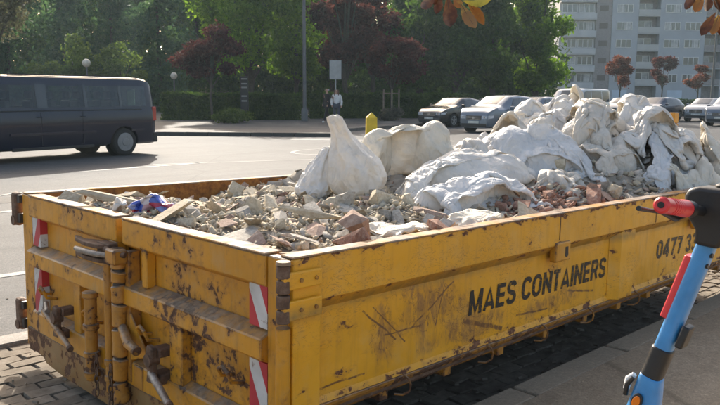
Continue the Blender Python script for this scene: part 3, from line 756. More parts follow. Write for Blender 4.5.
names = {'plaster': ('plaster_chunk', 'broken pale plaster piece lying in the rubble heap', 'plaster chunk', 'pale broken plaster pieces in the heap'),
         'concrete': ('concrete_chunk', 'broken grey concrete piece lying in the rubble heap', 'concrete chunk', 'grey broken concrete pieces in the heap'),
         'brick': ('brick_fragment', 'broken red brick fragment lying in the rubble heap', 'brick fragment', 'red brick fragments in the heap'),
         'pink': ('masonry_chunk', 'brownish pink masonry fragment lying in the rubble heap', 'masonry chunk', 'brownish pink masonry fragments in the heap')}
def chunk(kind, mk, x, y, z, s, rot, label=None, cat=None, name=None):
    ks = lib[mk]; c = [m for k, m in ks if k == kind] or [m for k, m in ks]
    me = c[rr.randrange(len(c))]
    nm, lb, ct, gr = names[mk]
    o = bpy.data.objects.new(name or nm, me); COL.objects.link(o)
    o.location = loc2w(x, y, z); o.rotation_euler = rot; o.scale = (s,)*3 if not hasattr(s, '__len__') else s
    if label: tag(o, label, cat or ct)
    else: tag(o, lb, ct, gr)
    return o
def mixkind(x, y):
    # mostly pale plaster near the doors, more brick by the kerb side further along
    r_ = rr.random(); b = math.exp(-((x-2.3)**2/.35+(y-.35)**2/.12))
    if r_ < .012+.75*b: return 'brick'
    if r_ < .13+.6*b: return 'pink'
    if r_ < .42+.3*b: return 'concrete'
    return 'plaster'
# the big, separately visible pieces
feat = [('slab', 'concrete', .17, .50, .985, (.30, .24, .12), (.10, -.12, .4), 'flat grey concrete slab lying against the door rim near the striped corner'),
        ('slab', 'concrete', .30, .33, 1.0, (.20, .16, .12), (.25, .1, 1.2), 'small tilted grey slab beside the larger slab at the door rim'),
        ('shard', 'plaster', .22, 1.62, .985, (.42, .17, .25), (.05, -.22, 2.45), 'long pale beam-like plank of plaster behind the left door leaf'),
        ('brick', 'pink', .56, .24, 1.015, (.24, .22, .30), (.5, .55, .5), 'big pinkish brown masonry block leaning up at the near rim'),
        ('brick', 'brick', .44, .16, .99, (.15, .17, .28), (.4, .4, 1.9), 'red brick piece wedged by the near rim beside the pinkish block'),
        ('brick', 'brick', .95, .12, .995, (.16, .15, .25), (.2, .1, .1), 'red brick poking out under the pale sheet at the near rim'),
        ('shard', 'plaster', .38, .72, 1.0, (.30, .14, .2), (.1, .2, .8), 'long pale splinter of plaster lying across the heap by the slabs'),
        ('shard', 'plaster', .62, .62, 1.03, (.26, .13, .2), (.3, -.1, 2.0), 'pale plaster splinter crossing others in the middle of the heap'),
        ('lump', 'concrete', 1.42, .95, 1.03, .17, (.2, .4, .3), 'squarish grey concrete lump below the standing sack'),
        ('lump', 'plaster', .10, 2.02, .97, .22, (.3, .2, .4), 'lumpy pale rubble clod at the back behind the left door'),
        ('lump', 'plaster', .22, 2.22, .93, .24, (.1, .7, .4), 'flat pale clod in the far left corner of the container'),
        ('lump', 'concrete', .32, 1.18, .985, .22, (.4, .2, .9), 'rough grey concrete clod beside the drinks wrapper'),
        ('brick', 'plaster', 2.99, .70, 1.10, (.15, .2, .35), (.3, .25, .5), 'cream coloured block standing between the sacks above the bricks'),
        ('lump', 'concrete', 2.92, .33, 1.03, .20, (.1, .4, .3), 'rounded grey stone resting at the rim right of the red bricks'),
        ('lump', 'pink', 2.70, .28, 1.02, .22, (.3, .1, .8), 'brown masonry lump left of the rounded grey stone'),
        ('lump', 'pink', 3.9, .60, 1.12, .20, (.3, .1, .8), 'brown stone between the sacks near the far end')]
for k, mk, x, y, z, s, rot, lb in feat:
    chunk(k, mk, x, y, max(z, float(hsample(H0, x, y))+.02), s, rot, lb)
spots = []
tries = 0
def visible_zone(x, y):
    if x < 1.35: return True
    if y < .42 and x < 3.2: return True
    return x < 1.9 and y > 1.2
while len(spots) < 278 and tries < 6000:
    tries += 1
    x = rr.uniform(.10, 3.1) if rr.random() < .35 else rr.uniform(.1, 1.9); y = rr.uniform(.10, 2.33)
    if x > 1.9: y = rr.uniform(.10, .62)
    if not visible_zone(x, y): continue
    s = .058+.13*rr.random()**1.9
    if any((x-a)**2+(y-b)**2 < (.32*(s+c))**2 for a, b, c in spots): continue
    spots.append((x, y, s))
    mk = mixkind(x, y); k = rr.choice(kinds)
    chunk(k, mk, x, y, float(hsample(H0, x, y))+s*.13, s*(1.25 if k in ('shard', 'slab') else 1), (rr.uniform(-.6, .6), rr.uniform(-.6, .6), rr.uniform(0, 6.28)))
# the many small pieces between them
def scatter(mk, n, smin, smax, label, region):
    mb_v, mb_f, off = [], [], 0
    for _ in range(n):
        x, y = region()
        k, me = lib[mk][rr.randrange(len(lib[mk]))]
        s = smin+(smax-smin)*rr.random()**2
        M = (Matrix.Translation(loc2w(x, y, float(hsample(H0, x, y))+s*rr.uniform(-.1, .35))) @ Euler((rr.uniform(-.9, .9), rr.uniform(-.9, .9), rr.uniform(0, 6.3))).to_matrix().to_4x4() @ Matrix.Diagonal((s, s, s, 1)))
        a = np.empty(len(me.vertices)*3, np.float32); me.vertices.foreach_get('co', a); a = a.reshape(-1, 3)
        m3 = np.array(M.to_3x3()); t = np.array(M.translation)
        mb_v.append(a @ m3.T + t)
        f = np.array([p.vertices[:] for p in me.polygons if len(p.vertices) == 3]); mb_f.append(f+off); off += len(a)
    o = link('small_rubble', npmesh('small_rubble', np.concatenate(mb_v), np.concatenate(mb_f)), lib[mk][0][1].materials[0])
    tag(o, label, 'rubble', None, 'stuff')
allr = lambda: (rr.uniform(.08, 4.9), rr.uniform(.08, 2.36))
lft = lambda: (rr.uniform(.08, 1.9), rr.uniform(.08, 2.36))
brk = lambda: (rr.gauss(2.3, .38) % 4.8 + .05, min(2.3, max(.08, abs(rr.gauss(.28, .2)))))
scatter('plaster', 7000, .010, .055, 'small pale plaster bits filling the gaps of the heap', lft)
scatter('concrete', 2200, .012, .06, 'small grey concrete bits filling the gaps of the heap', allr)
scatter('pink', 700, .015, .07, 'small brownish masonry bits filling the gaps of the heap', allr)
scatter('concrete', 500, .02, .09, 'grey concrete bits between the sacks on the slope of the heap', lambda: (rr.uniform(2.4, 4.8), rr.uniform(.08, .75)))
scatter('plaster', 400, .02, .08, 'pale plaster bits between the sacks on the slope of the heap', lambda: (rr.uniform(2.4, 4.8), rr.uniform(.08, .75)))
scatter('brick', 600, .02, .075, 'small red brick bits in front of the white sacks', brk)
# ================================================================ SACKS (cloth relaxed over the heap)
def relax(P, rest, steps, Hm, press, pins=None, gravity=9.8, pw=None, Hc=None):
    """P (2,n,m,3): two sheets of a sack sewn along their edges, container coordinates"""
    dt = 1/60; Vv = np.zeros_like(P); n, m_ = P.shape[1:3]
    dg = rest*math.sqrt(2)
    def con(A, B, r, k=1., comp=.5):
        d = B-A; l = np.sqrt((d*d).sum(-1, keepdims=True))+1e-9
        s = (l-r)/l*.5*np.where(l > r, k, comp)
        c = d*s; A += c; B -= c
    for it in range(steps):
        du = np.empty_like(P); dv = np.empty_like(P)
        du[:, 1:-1] = P[:, 2:]-P[:, :-2]; du[:, 0] = P[:, 1]-P[:, 0]; du[:, -1] = P[:, -1]-P[:, -2]
        dv[:, :, 1:-1] = P[:, :, 2:]-P[:, :, :-2]; dv[:, :, 0] = P[:, :, 1]-P[:, :, 0]; dv[:, :, -1] = P[:, :, -1]-P[:, :, -2]
        N = np.cross(du, dv); N[1] *= -1
        N /= np.sqrt((N*N).sum(-1, keepdims=True))+1e-9
        acc = N*(press*(pw[None, :, :, None] if pw is not None else 1.))
        acc[..., 2] -= gravity
        Vv = (Vv+acc*dt)*.93; Q = P.copy(); P += Vv*dt
        for _ in range(5):
            con(P[:, 0:-1:2], P[:, 1::2][:, :P[:, 0:-1:2].shape[1]], rest); con(P[:, 1:-1:2], P[:, 2::2], rest)
            con(P[:, :, 0:-1:2], P[:, :, 1::2][:, :, :P[:, :, 0:-1:2].shape[2]], rest); con(P[:, :, 1:-1:2], P[:, :, 2::2], rest)
            con(P[:, :-1, :-1], P[:, 1:, 1:], dg, .35, .12); con(P[:, 1:, :-1], P[:, :-1, 1:], dg, .35, .12)
            con(P[:, :-2], P[:, 2:], rest*2, .2, .03); con(P[:, :, :-2], P[:, :, 2:], rest*2, .2, .03)
            for s_ in ((slice(None), 0), (slice(None), -1), (0, slice(None)), (-1, slice(None))):
                a = (P[(0,)+s_]+P[(1,)+s_])*.5; P[(0,)+s_] = a; P[(1,)+s_] = a
            if pins:
                for (i, j, t) in pins: P[0, i, j] = t; P[1, i, j] = t
        hz = hsample(Hm, P[..., 0], P[..., 1])+.003
        if Hc is not None: hz[0] = hsample(Hc, P[0, ..., 0], P[0, ..., 1])+.006
        below = P[..., 2] < hz
        P[..., 2] = np.where(below, hz, P[..., 2])
        for ax_, hi in ((0, L-.09), (1, W-.09)):
            P[..., ax_] = np.clip(P[..., ax_], .03, hi)
        Vv = (P-Q)/dt
        Vv[below] *= .35
        sp_ = np.sqrt((Vv*Vv).sum(-1, keepdims=True)); Vv *= np.minimum(1, 2.5/(sp_+1e-6))
    return P
def raise_heap(P):
    """let later sacks rest on this one"""
    X_ = P[..., 0].ravel(); Y_ = P[..., 1].ravel(); Z_ = P[..., 2].ravel()
    i = np.clip(np.round(X_/HS).astype(int), 0, HX-1); j = np.clip(np.round(Y_/HS).astype(int), 0, HY-1)
    T = H.copy()
    for di in (-1, 0, 1):
        for dj in (-1, 0, 1):
            np.maximum.at(T, (np.clip(i+di, 0, HX-1), np.clip(j+dj, 0, HY-1)), Z_-.01)
    H[:] = T
BAGM = [mat_bag('white_woven_sack', (.80, .77, .72), .4), mat_bag('cream_woven_sack', (.79, .73, .62), .4), mat_bag('bluish_white_sack', (.76, .76, .76), .3), mat_bag('dusty_sack', (.72, .67, .59), .65)]
def sack(label, x, y, yaw, wd, ln, press=4, mat=0, steps=110, z=None, pins=None, tilt=0, fill=1., lump=.006, seed=0, grav=9.8, group=None, name='rubble_sack', cat='sack', drop=.05, roll=0, ct=.17, slack=.74, rs=.0150, crumple=.023):
    """a sack of ln x wd sewn from two sheets, wider than its load (height ct) so that it falls in folds"""
    wd *= 1.1; ln *= 1.1; n, m_ = int(wd/rs), int(ln/rs)
    u = (np.arange(n)-(n-1)/2)*rs*slack; v = (np.arange(m_)-(m_-1)/2)*rs*slack
    U, Vg = np.meshgrid(u, v, indexing='ij')
    r_ = np.random.default_rng(seed+100)
    P = np.zeros((2, n, m_, 3)); P[..., 0] = Vg; P[..., 1] = U
    bul = np.minimum.reduce([U-u[0], u[-1]-U, Vg-v[0], v[-1]-Vg])*.35
    P[0, ..., 2] = bul; P[1, ..., 2] = -bul
    for q in (0, 1):
        P[q, ..., 2] += .045*fbm(Vg*1.0+q, U, .20, seed+1+q)
        P[q, ..., 0] += .032*fbm(Vg+3+q, U, .16, seed+2+q); P[q, ..., 1] += .032*fbm(Vg+7+q, U, .22, seed+3+q)
    P += r_.normal(0, .002, P.shape)
    c_, s_ = math.cos(tilt), math.sin(tilt); a = P.copy(); P[..., 0] = a[..., 0]*c_-a[..., 2]*s_; P[..., 2] = a[..., 0]*s_+a[..., 2]*c_
    c_, s_ = math.cos(roll), math.sin(roll); a = P.copy(); P[..., 1] = a[..., 1]*c_-a[..., 2]*s_; P[..., 2] = a[..., 1]*s_+a[..., 2]*c_
    cy_, sy_ = math.cos(yaw), math.sin(yaw); a = P.copy(); P[..., 0] = a[..., 0]*cy_-a[..., 1]*sy_; P[..., 1] = a[..., 0]*sy_+a[..., 1]*cy_
    P[..., 0] += x; P[..., 1] += y
    # the load: a few rounded lumps in the footprint
    Hc = None
    if z is None and ct > 0:
        add = np.zeros_like(H); rl = random.Random(seed*5+2)
        fl = fill
        ct *= CT if name == 'rubble_sack' else 1
        cen = [(0, 0, .36, 1.)]+[(rl.uniform(-.26, .26), rl.uniform(-.24, .24), rl.uniform(.15, .24), rl.uniform(.75, 1.15)) for _ in range(5)]
        for (a_, b_, rr_, hh) in cen:
            lx = (a_-(1-fl)*.5*.9)*ln*slack*(fl if fl < 1 else 1); ly = b_*wd*slack
            px_, py_ = x+lx*cy_-ly*sy_, y+lx*sy_+ly*cy_
            dx, dy = GX-px_, GY-py_; e1 = (dx*cy_+dy*sy_)/(rr_*ln*slack*1.05*(fl if fl < 1 else 1)); e2 = (-dx*sy_+dy*cy_)/(rr_*wd*slack*1.15)
            d = np.clip(1-(e1*e1+e2*e2), 0, 1)
            add = np.maximum(add, ct*hh*d**.55)
        Hc = H+add
    hh_ = Hc if Hc is not None else H
    if z is None:
        h = hsample(hh_, P[..., 0], P[..., 1]); P[0, ..., 2] += float(np.percentile(h, 92))+drop; P[1, ..., 2] += float(np.percentile(hsample(H, P[..., 0], P[..., 1]), 60))+drop*.3
        m2 = (P[0, 0].copy()+P[1, 0])*.5
    else: P[..., 2] += z
    pw = None
    if fill < 0:
        t = (np.arange(m_)/(m_-1)); pw = np.clip((t+fill)/.15, 0, 1)[None, :]*np.ones((n, 1)); fill = 1.
    if fill < 1:
        t = (np.arange(m_)/(m_-1)); pw = np.clip((fill-t)/.12, 0, 1)[None, :]*np.ones((n, 1))
    P = relax(P, rs, steps, H, press, pins, grav, pw, Hc)
    raise_heap(P)
    du = np.gradient(P, axis=1); dv = np.gradient(P, axis=2); N = np.cross(du, dv); N[1] *= -1; N /= np.linalg.norm(N, axis=-1, keepdims=True)+1e-9
    q = fbm(P[..., 0]+P[..., 2], P[..., 1]-P[..., 2], .16, seed+7)
    e = np.ones((n, m_)); e[0] = e[-1] = 0; e[:, 0] = e[:, -1] = 0
    P = P+N*(q*lump*e[None])[..., None]
    if crumple:
        uu, vv = np.meshgrid(np.arange(n)*rs, np.arange(m_)*rs, indexing='ij')
        for amp, cell in ((crumple, .15), (crumple*.22, .065)):
            K = max(6, int(wd*ln/cell**2)); hgt = np.zeros((2, n, m_))
            for q in (0, 1):
                sd_ = np.stack([r_.uniform(0, wd, K), r_.uniform(0, ln, K)], 1); st_ = r_.uniform(1.2, 3.4, K); an = math.pi/2+r_.uniform(-.8, .8)+r_.normal(0, .55, K)
                du_ = uu[..., None]-sd_[:, 0]; dv_ = vv[..., None]-sd_[:, 1]
                a_ = du_*np.cos(an)+dv_*np.sin(an); b_ = (-du_*np.sin(an)+dv_*np.cos(an))*st_
                dd_ = np.sqrt(a_*a_+b_*b_); dd_.sort(axis=-1)
                hgt[q] = np.clip(dd_[..., 0]/cell, 0, 1.1)
            P = P+N*((hgt-.5)*amp*e[None])[..., None]
    V = P.reshape(-1, 3) @ MC.T
    I = np.arange(2*n*m_).reshape(2, n, m_)
    I[1, 0] = I[0, 0]; I[1, -1] = I[0, -1]; I[1, :, 0] = I[0, :, 0]; I[1, :, -1] = I[0, :, -1]
    F0 = np.stack([I[0, :-1, :-1], I[0, :-1, 1:], I[0, 1:, 1:], I[0, 1:, :-1]], -1).reshape(-1, 4)
    F1 = np.stack([I[1, :-1, :-1], I[1, 1:, :-1], I[1, 1:, 1:], I[1, :-1, 1:]], -1).reshape(-1, 4)
    me = npmesh(name, V, np.concatenate([F0, F1]))
    o = link(name, me, BAGM[mat], None, True); sm = o.modifiers.new('s', 'SUBSURF'); sm.levels = 1; sm.render_levels = 1
    tag(o, label, cat, group)
    return o
def pin_top(n, m_, pt, sp=3):
    c = n//2; return [(c+k, m_-1, np.array(pt)+np.array([k*.006, 0, 0])) for k in range(-sp, sp+1)]
def dims(wd, ln): return int(wd/.019), int(ln/.019)
D2 = math.pi/180
B = []
def bag(*a, **k): B.append(sack(*a, seed=len(B)*3+1, **k))
PR = 5.2
CT = 1.0
bag('dusty white sack lying low at the back of the heap beside the round sack', 2.85, 1.75, 20*D2, .66, .86, PR, mat=3, ct=.12)
bag('white sack behind the crest of the heap', 3.95, 2.0, -15*D2, .66, .95, PR, mat=0)
bag('white sack in the far back corner of the heap', 4.35, 1.95, 30*D2, .66, .95, PR, mat=3)
bag('dusty white sack buried under the left end of the crest', 2.75, 1.30, 70*D2, .7, .9, PR, mat=3, ct=.10)
bag('round bulging white sack standing out against the silver car', 3.12, 1.18, 30*D2, .52, .58, 15, mat=0, ct=.25, slack=.84)
bag('crumpled white sack left of the topmost sacks', 3.72, 1.62, 60*D2, .72, .9, PR, mat=0)
bag('white sack lying under the topmost cream sack', 4.15, 1.25, 80*D2, .75, 1.05, PR, mat=3, ct=.16)
bag('large white sack lying along the crest of the heap on its left', 3.72, 1.30, 20*D2, .78, 1.1, PR+1, mat=0, ct=.18)
bag('cream topmost sack folded over at the right of the crest', 4.30, 1.02, -30*D2, .78, 1.15, PR+1, mat=1, ct=.16)
bag('white sack drooping at the far right end of the crest', 4.62, .66, -70*D2, .72, 1.0, PR+1, mat=0, ct=.15)
bag('rumpled white sack pressed against the front wall under the hook frame', 4.62, 1.35, 85*D2, .66, .95, PR, mat=3, ct=.14)
bag('white sack bunched up in the hollow behind the draped sack', 3.2, 1.12, 80*D2, .65, .85, PR, mat=3)
bag('long white sack lying below the crest to the right of the draped sack', 3.75, .88, 5*D2, .66, 1.05, PR+1, mat=0, ct=.15)
bag('big draped bluish white sack with a triangular flap hanging in the middle', 2.98, .86, -38*D2, .86, 1.15, 6, mat=2, ct=.15)
bag('small white sack wedged between the long flat sack and the draped sack', 2.55, 1.15, 70*D2, .6, .7, PR, mat=0)
bag('dirty white sack lying right of the cream block', 3.52, .58, -12*D2, .58, .82, PR, mat=3, ct=.12)
bag('bluish white sack resting near the rim right of the grey stone', 3.80, .36, 12*D2, .60, .95, PR, mat=2, ct=.13)
bag('cream sack lying behind the black scooter head', 4.25, .40, -10*D2, .74, 1.0, PR+1, mat=0, ct=.15)
bag('crumpled white sack at the far end of the near rim', 4.66, .26, 80*D2, .56, .84, PR+1, mat=1, ct=.15)
bag('white sack tucked between the topmost cream sack and the long sack below it', 4.25, .80, 10*D2, .70, .95, PR+1, mat=0, ct=.13)
bag('crumpled dusty white sack right of the big draped sack', 3.62, .80, 25*D2, .62, .85, PR+1, mat=3, ct=.12)
bag('white sack with a folded corner above the rim sacks', 3.98, .56, -5*D2, .62, .9, PR+1, mat=0, ct=.13)
bag('flat crumpled white sack pressed against the rim behind the scooter grip', 4.0, .24, -3*D2, .50, .85, PR, mat=1, ct=.12)
bag('thin dirty white sack lying over the red bricks', 2.72, .52, 20*D2, .46, .7, 6, mat=3, ct=.07)
bag('cream open sack left of the long flat sack, lit from behind', 2.20, 1.42, -40*D2, .72, .95, PR+2, mat=1, ct=.33, slack=.84)
bag('low white sack between the cream sack and the yellow bollard', 2.1, 1.85, 35*D2, .6, .8, PR, mat=0, ct=.12)
bag('long flat white sack stretched diagonally in front of the pile', 2.22, .93, -8*D2, .66, 1.45, PR+3, mat=0, ct=.16, slack=.90)
bag('white sack with its flat empty end hanging in front of the long flat sack', 1.78, .50, -6*D2, .58, 1.02, 8, mat=2, ct=.13, slack=.90)
def gathered(label, secs, mat, seed, foldn=9, name='rubble_sack'):
    """a filled sack standing up and gathered to a neck: secs = [(x, y, z, half width, half depth)] from foot to tip, container coordinates"""
    r_ = np.random.default_rng(seed); S = np.array(secs, float); nz, na = 60, 84
    t = np.linspace(0, 1, nz); tt = np.linspace(0, 1, len(S)); C = np.stack([np.interp(t, tt, S[:, k]) for k in range(5)], 1)
    for _ in range(5): C[1:-1] = (C[:-2]+2*C[1:-1]+C[2:])/4
    th = np.linspace(0, 2*math.pi, na, endpoint=False); TH, T_ = np.meshgrid(th, t)
    fold = np.zeros_like(TH)
    for k in range(foldn):
        a0 = r_.uniform(0, 2*math.pi); sw = r_.uniform(-1.1, 1.1); w_ = r_.uniform(.10, .26); t0 = r_.uniform(-.3, .4)
        d = (TH-a0-sw*(T_-.5)+math.pi) % (2*math.pi)-math.pi
        fold += r_.uniform(.5, 1.2)*(np.exp(-(d/w_)**2)-.35*np.exp(-((d-.32)/.2)**2))*np.clip((T_-t0)/.3, 0, 1)
    rr_ = 1+.42*fold*(.45+.55*T_)+.10*fbm(TH/6.28*2+seed, T_*1.2, .5, seed)+.05*fbm(TH/6.28*3, T_*3, .35, seed+1)
    K = 46; sd_ = np.stack([r_.uniform(0, 2*math.pi, K), r_.uniform(0, 1, K)], 1)
    dth = (TH[..., None]-sd_[:, 0]+math.pi) % (2*math.pi)-math.pi; dz = (T_[..., None]-sd_[:, 1])*3.0*(.55)
    dd = np.sort(np.sqrt(dth**2+dz**2), -1)[..., 0]; rr_ += .17*(np.clip(dd/.45, 0, 1)-.5)
    ux, uy = .7071, -.7071; vx, vy_ = .7071, .7071
    A = C[:, None, 3]*rr_*np.cos(TH); Bq = C[:, None, 4]*rr_*np.sin(TH)
    V = np.stack([C[:, None, 0]+A*ux+Bq*vx, C[:, None, 1]+A*uy+Bq*vy_, C[:, None, 2]+.012*fbm(TH, T_*3, .6, seed+4)*(T_ > .03)+0*TH], -1)
    raise_heap(V)
    V = V.reshape(-1, 3) @ MC.T; I = np.arange(nz*na).reshape(nz, na)
    F = np.stack([I[:-1], np.roll(I[:-1], -1, 1), np.roll(I[1:], -1, 1), I[1:]], -1).reshape(-1, 4)
    o = link(name, npmesh(name, V, F), BAGM[mat], None, True)
    bm = bmesh.new(); bm.from_mesh(o.data); bmesh.ops.holes_fill(bm, edges=[e for e in bm.edges if e.is_boundary]); bm.to_mesh(o.data); bm.free()
    m_ = o.modifiers.new('s', 'SUBSURF'); m_.levels = 1; m_.render_levels = 1
    return tag(o, label, 'sack')
def sc_(px, z, wpx, dep): return (1.44+(px-328)/165*.707, 1.39-(px-328)/165*.707, z, wpx/165/2, dep)
gathered('tall white sack standing upright on the rubble with a pointed top', [sc_(357, .98, 34, .12), sc_(358, 1.03, 54, .16), sc_(359, 1.12, 57, .17), sc_(356, 1.20, 48, .15), sc_(350, 1.265, 36, .11), sc_(344, 1.33, 23, .07), sc_(340, 1.385, 16, .045), sc_(336.5, 1.43, 15, .04), sc_(334, 1.465, 13, .032), sc_(333, 1.478, 5, .015)], 0, 5)
gathered('small crumpled white sack slumped left of the standing sack', [sc_(312, .97, 26, .09), sc_(312, 1.01, 38, .12), sc_(314, 1.08, 32, .10), sc_(318, 1.15, 24, .08), sc_(322, 1.21, 16, .05), sc_(327, 1.27, 13, .035), sc_(329, 1.285, 5, .02)], 2, 9)
H_ = H.copy(); H += .045
sheet_ = sack('torn pale plastic sheet spread on the rubble along the near rim', 1.08, .22, 1*D2, .24, .95, 3, mat=1, name='plastic_sheet', cat='plastic sheet', seed=99, lump=.003, ct=.0, slack=.85)
H[:] = H_+.02
# wrapper of drinks cans
def mat_wrap():
    m = NT('printed_drinks_wrapper'); c = m.coord('Generated'); v = m.n('TexVoronoi', Vector=c, Scale=4.5); 
    col = m.ramp(v.outputs['Color'], [(0., (.05, .09, .35)), (.3, (.07, .12, .5)), (.42, (.6, .6, .62)), (.6, (.4, .02, .06)), (.8, (.35, .02, .07)), (.95, (.65, .63, .65))])
    m.set(Base_Color=col, Roughness=.22, Coat_Weight=.5); m.bump(m.noise(c, 8, 4), .6, .01); return m.m
BAGM.append(mat_wrap())
wr = sack('crumpled red, blue and white drinks wrapper lying behind the door rim', .20, 1.30, -50*D2, .22, .38, 6, mat=4, name='drinks_wrapper', cat='wrapper', seed=120, ct=.06, rs=.012)
cloth = sack('small white rag sticking up at the rim behind the left door', .10, 1.45, 30*D2, .11, .14, 6, mat=0, name='white_rag', cat='rag', seed=130, ct=.04, rs=.01)
# ================================================================ SCOOTER
SB = Vector((.03, -1.08, .13))
scoot = empty('electric_scooter', label='blue and red electric scooter parked on the pavement in front of the yellow container', cat='scooter')
scoot.matrix_world = MC4 @ Matrix.Translation(SB)
SBLUE = plain('scooter_blue_paint', (.042, .235, .52), .38, .14, 14, .12, coat=.25); SRED = plain('scooter_red_plastic', (.62, .035, .04), .35, .06, 4)
SBLK = plain('scooter_black_plastic', (.014, .014, .015), .45, .2, 12, .15); SRUB = plain('scooter_rubber', (.02, .02, .02), .8)
SWHT = plain('scooter_white_trim', (.7, .7, .7), .4); SORG = plain('scooter_orange_reflector', (.8, .2, .01), .2); SMET = plain('scooter_bare_metal', (.45, .45, .46), .3, metallic=.9)
def spart(m, name, mat, par=None, smooth=True, bevel=0, seg=2):
    o = m.build(name, mat, par or scoot, smooth=smooth, bevel=bevel, seg=seg)
    if par is None: o.location = -SB
    return o
T0 = np.array((.066, -1.345, 1.243)); TD = np.array((-.048, .090, -.342))
def st(t, dx=0, dy=0): return tuple(T0+TD*t+np.array((dx, dy, dy*.25)))
def rtube(t0, t1, wx, wy, n=20, ex=3.2, nseg=1, w2=None):
    """tube with a rounded-square section along the stem"""
    m = MB(); rings = []
    for s in range(nseg+1):
        t = t0+(t1-t0)*s/nseg; f = s/nseg; a = wx if w2 is None else wx+(w2[0]-wx)*f; b = wy if w2 is None else wy+(w2[1]-wy)*f
        off = 0 if w2 is None or len(w2) < 3 else w2[2]*f
        for k in range(n):
            th = 2*math.pi*k/n; c, s_ = math.cos(th), math.sin(th)
            m.v.append(st(t, a*math.copysign(abs(c)**(2/ex), c), b*math.copysign(abs(s_)**(2/ex), s_)+off))
    for s in range(nseg):
        for k in range(n): m.f.append((s*n+k, s*n+(k+1) % n, (s+1)*n+(k+1) % n, (s+1)*n+k))
    m.f.append(tuple(range(n))[::-1]); m.f.append(tuple(nseg*n+k for k in range(n)))
    return m
stem = spart(rtube(0, .73, .0205, .0195, nseg=6), 'stem', SBLUE, bevel=.002)
for t, r in ((.06, .0055), (.13, .0055)):
    p = np.array(st(t, -.010, -.0195)); spart(MB().ring([tuple(p+np.array((0, .002, 0))), tuple(p-np.array((0, .003, 0)))], r, 12), 'screw', SBLK)
spart(rtube(.72, .925, .0235, .0225, nseg=3), 'stem_collar', SBLK, bevel=.003)
spart(rtube(.92, 1.5, .0245, .024, nseg=6, w2=(.036, .052, -.03)), 'fork_cover', SBLUE, bevel=.003)
spart(rtube(1.5, 2.9, .034, .045, nseg=4, w2=(.03, .03, 0)), 'fork', SBLUE)
# red fin on the front of the stem
m = MB(); pts = [(.10, .0225), (.145, .033), (.46, .033), (.52, .028), (.545, .0225)]
V = [st(t, sx, d) for sx in (-.021, -.012) for t, d in pts]
m.add(V, [tuple(range(5)), tuple(range(5, 10))[::-1]]+[(i, (i+1) % 5, (i+1) % 5+5, i+5) for i in range(5)])
m2 = rtube(.11, .53, .018, .010, nseg=4, ex=4); m2.v = [(x, y+.021, z+.0053) for x, y, z in m2.v]
spart(m2, 'red_cover', SRED, bevel=.002)
# black box clipped to the rear of the stem
m = MB(); a = np.array(st(.52, -.006, -.024)); b = np.array(st(.665, -.006, -.024))
n_ = (b-a)/np.linalg.norm(b-a); q = np.array((0, -1, -.25)); q /= np.linalg.norm(q); ux = np.array((1, 0, 0))
V = [tuple(c+ux*sx+q*sy) for c in (a, b) for sx in (-.019, .019) for sy in (0, .017)]
m.add(V, [(0,1,3,2),(4,6,7,5),(0,4,5,1),(2,3,7,6),(0,2,6,4),(1,5,7,3)]); spart(m, 'lock_box', SBLK, bevel=.004)
# orange reflector in its black bezel on the flank, little white-black latch in front
def oval(t, off, rx, ry, th, name, mat):
    m = MB(); c = np.array(st(t, -.030, off)); ud = TD/np.linalg.norm(TD); vd = np.array((0, 1, .25)); vd /= np.linalg.norm(vd); n_ = 20
    for s in (0, 1):
        for k in range(n_):
            a = 2*math.pi*k/n_; m.v.append(tuple(c+ud*math.sin(a)*ry+vd*math.cos(a)*rx+np.array((-th*s, 0, 0))))
    m.f = [tuple(range(n_)), tuple(range(n_, 2*n_))[::-1]]+[(k, (k+1) % n_, (k+1) % n_+n_, k+n_) for k in range(n_)]
    return spart(m, name, mat, bevel=.0012)
oval(1.085, .0, .0125, .020, .006, 'reflector_bezel', SBLK); oval(1.085, .0, .0085, .0145, .009, 'reflector', SORG)
m = MB().ring([st(.955, -.012, .032), st(1.0, -.012, .040), st(1.07, -.012, .037)], [.006, .009, .007], 10); spart(m, 'latch', SWHT)
m = MB().ring([st(.97, -.020, .030), st(1.03, -.022, .036), st(1.10, -.016, .033)], [.005, .006, .006], 10); spart(m, 'latch_spring', SBLK)
# head
hd = MB()
prof = [(-1.298, 1.345), (-1.306, 1.362), (-1.33, 1.368), (-1.52, 1.362), (-1.53, 1.345), (-1.52, 1.325), (-1.43, 1.310), (-1.405, 1.28), (-1.378, 1.236), (-1.326, 1.240), (-1.326, 1.272), (-1.30, 1.312)]
n_ = len(prof); V = [(x, y, z) for x in (.032, .098) for y, z in prof]
hd.add(V, [tuple(range(n_)), tuple(range(n_, 2*n_))[::-1]]+[(i, (i+1) % n_, (i+1) % n_+n_, i+n_) for i in range(n_)])
spart(hd, 'head_unit', SBLK, smooth=True, bevel=.010, seg=3)
spart(MB().ring([(.066, -1.37, 1.355), (.066, -1.37, 1.372), (.066, -1.37, 1.376)], [.018, .018, .012], 16), 'bell', SBLK)
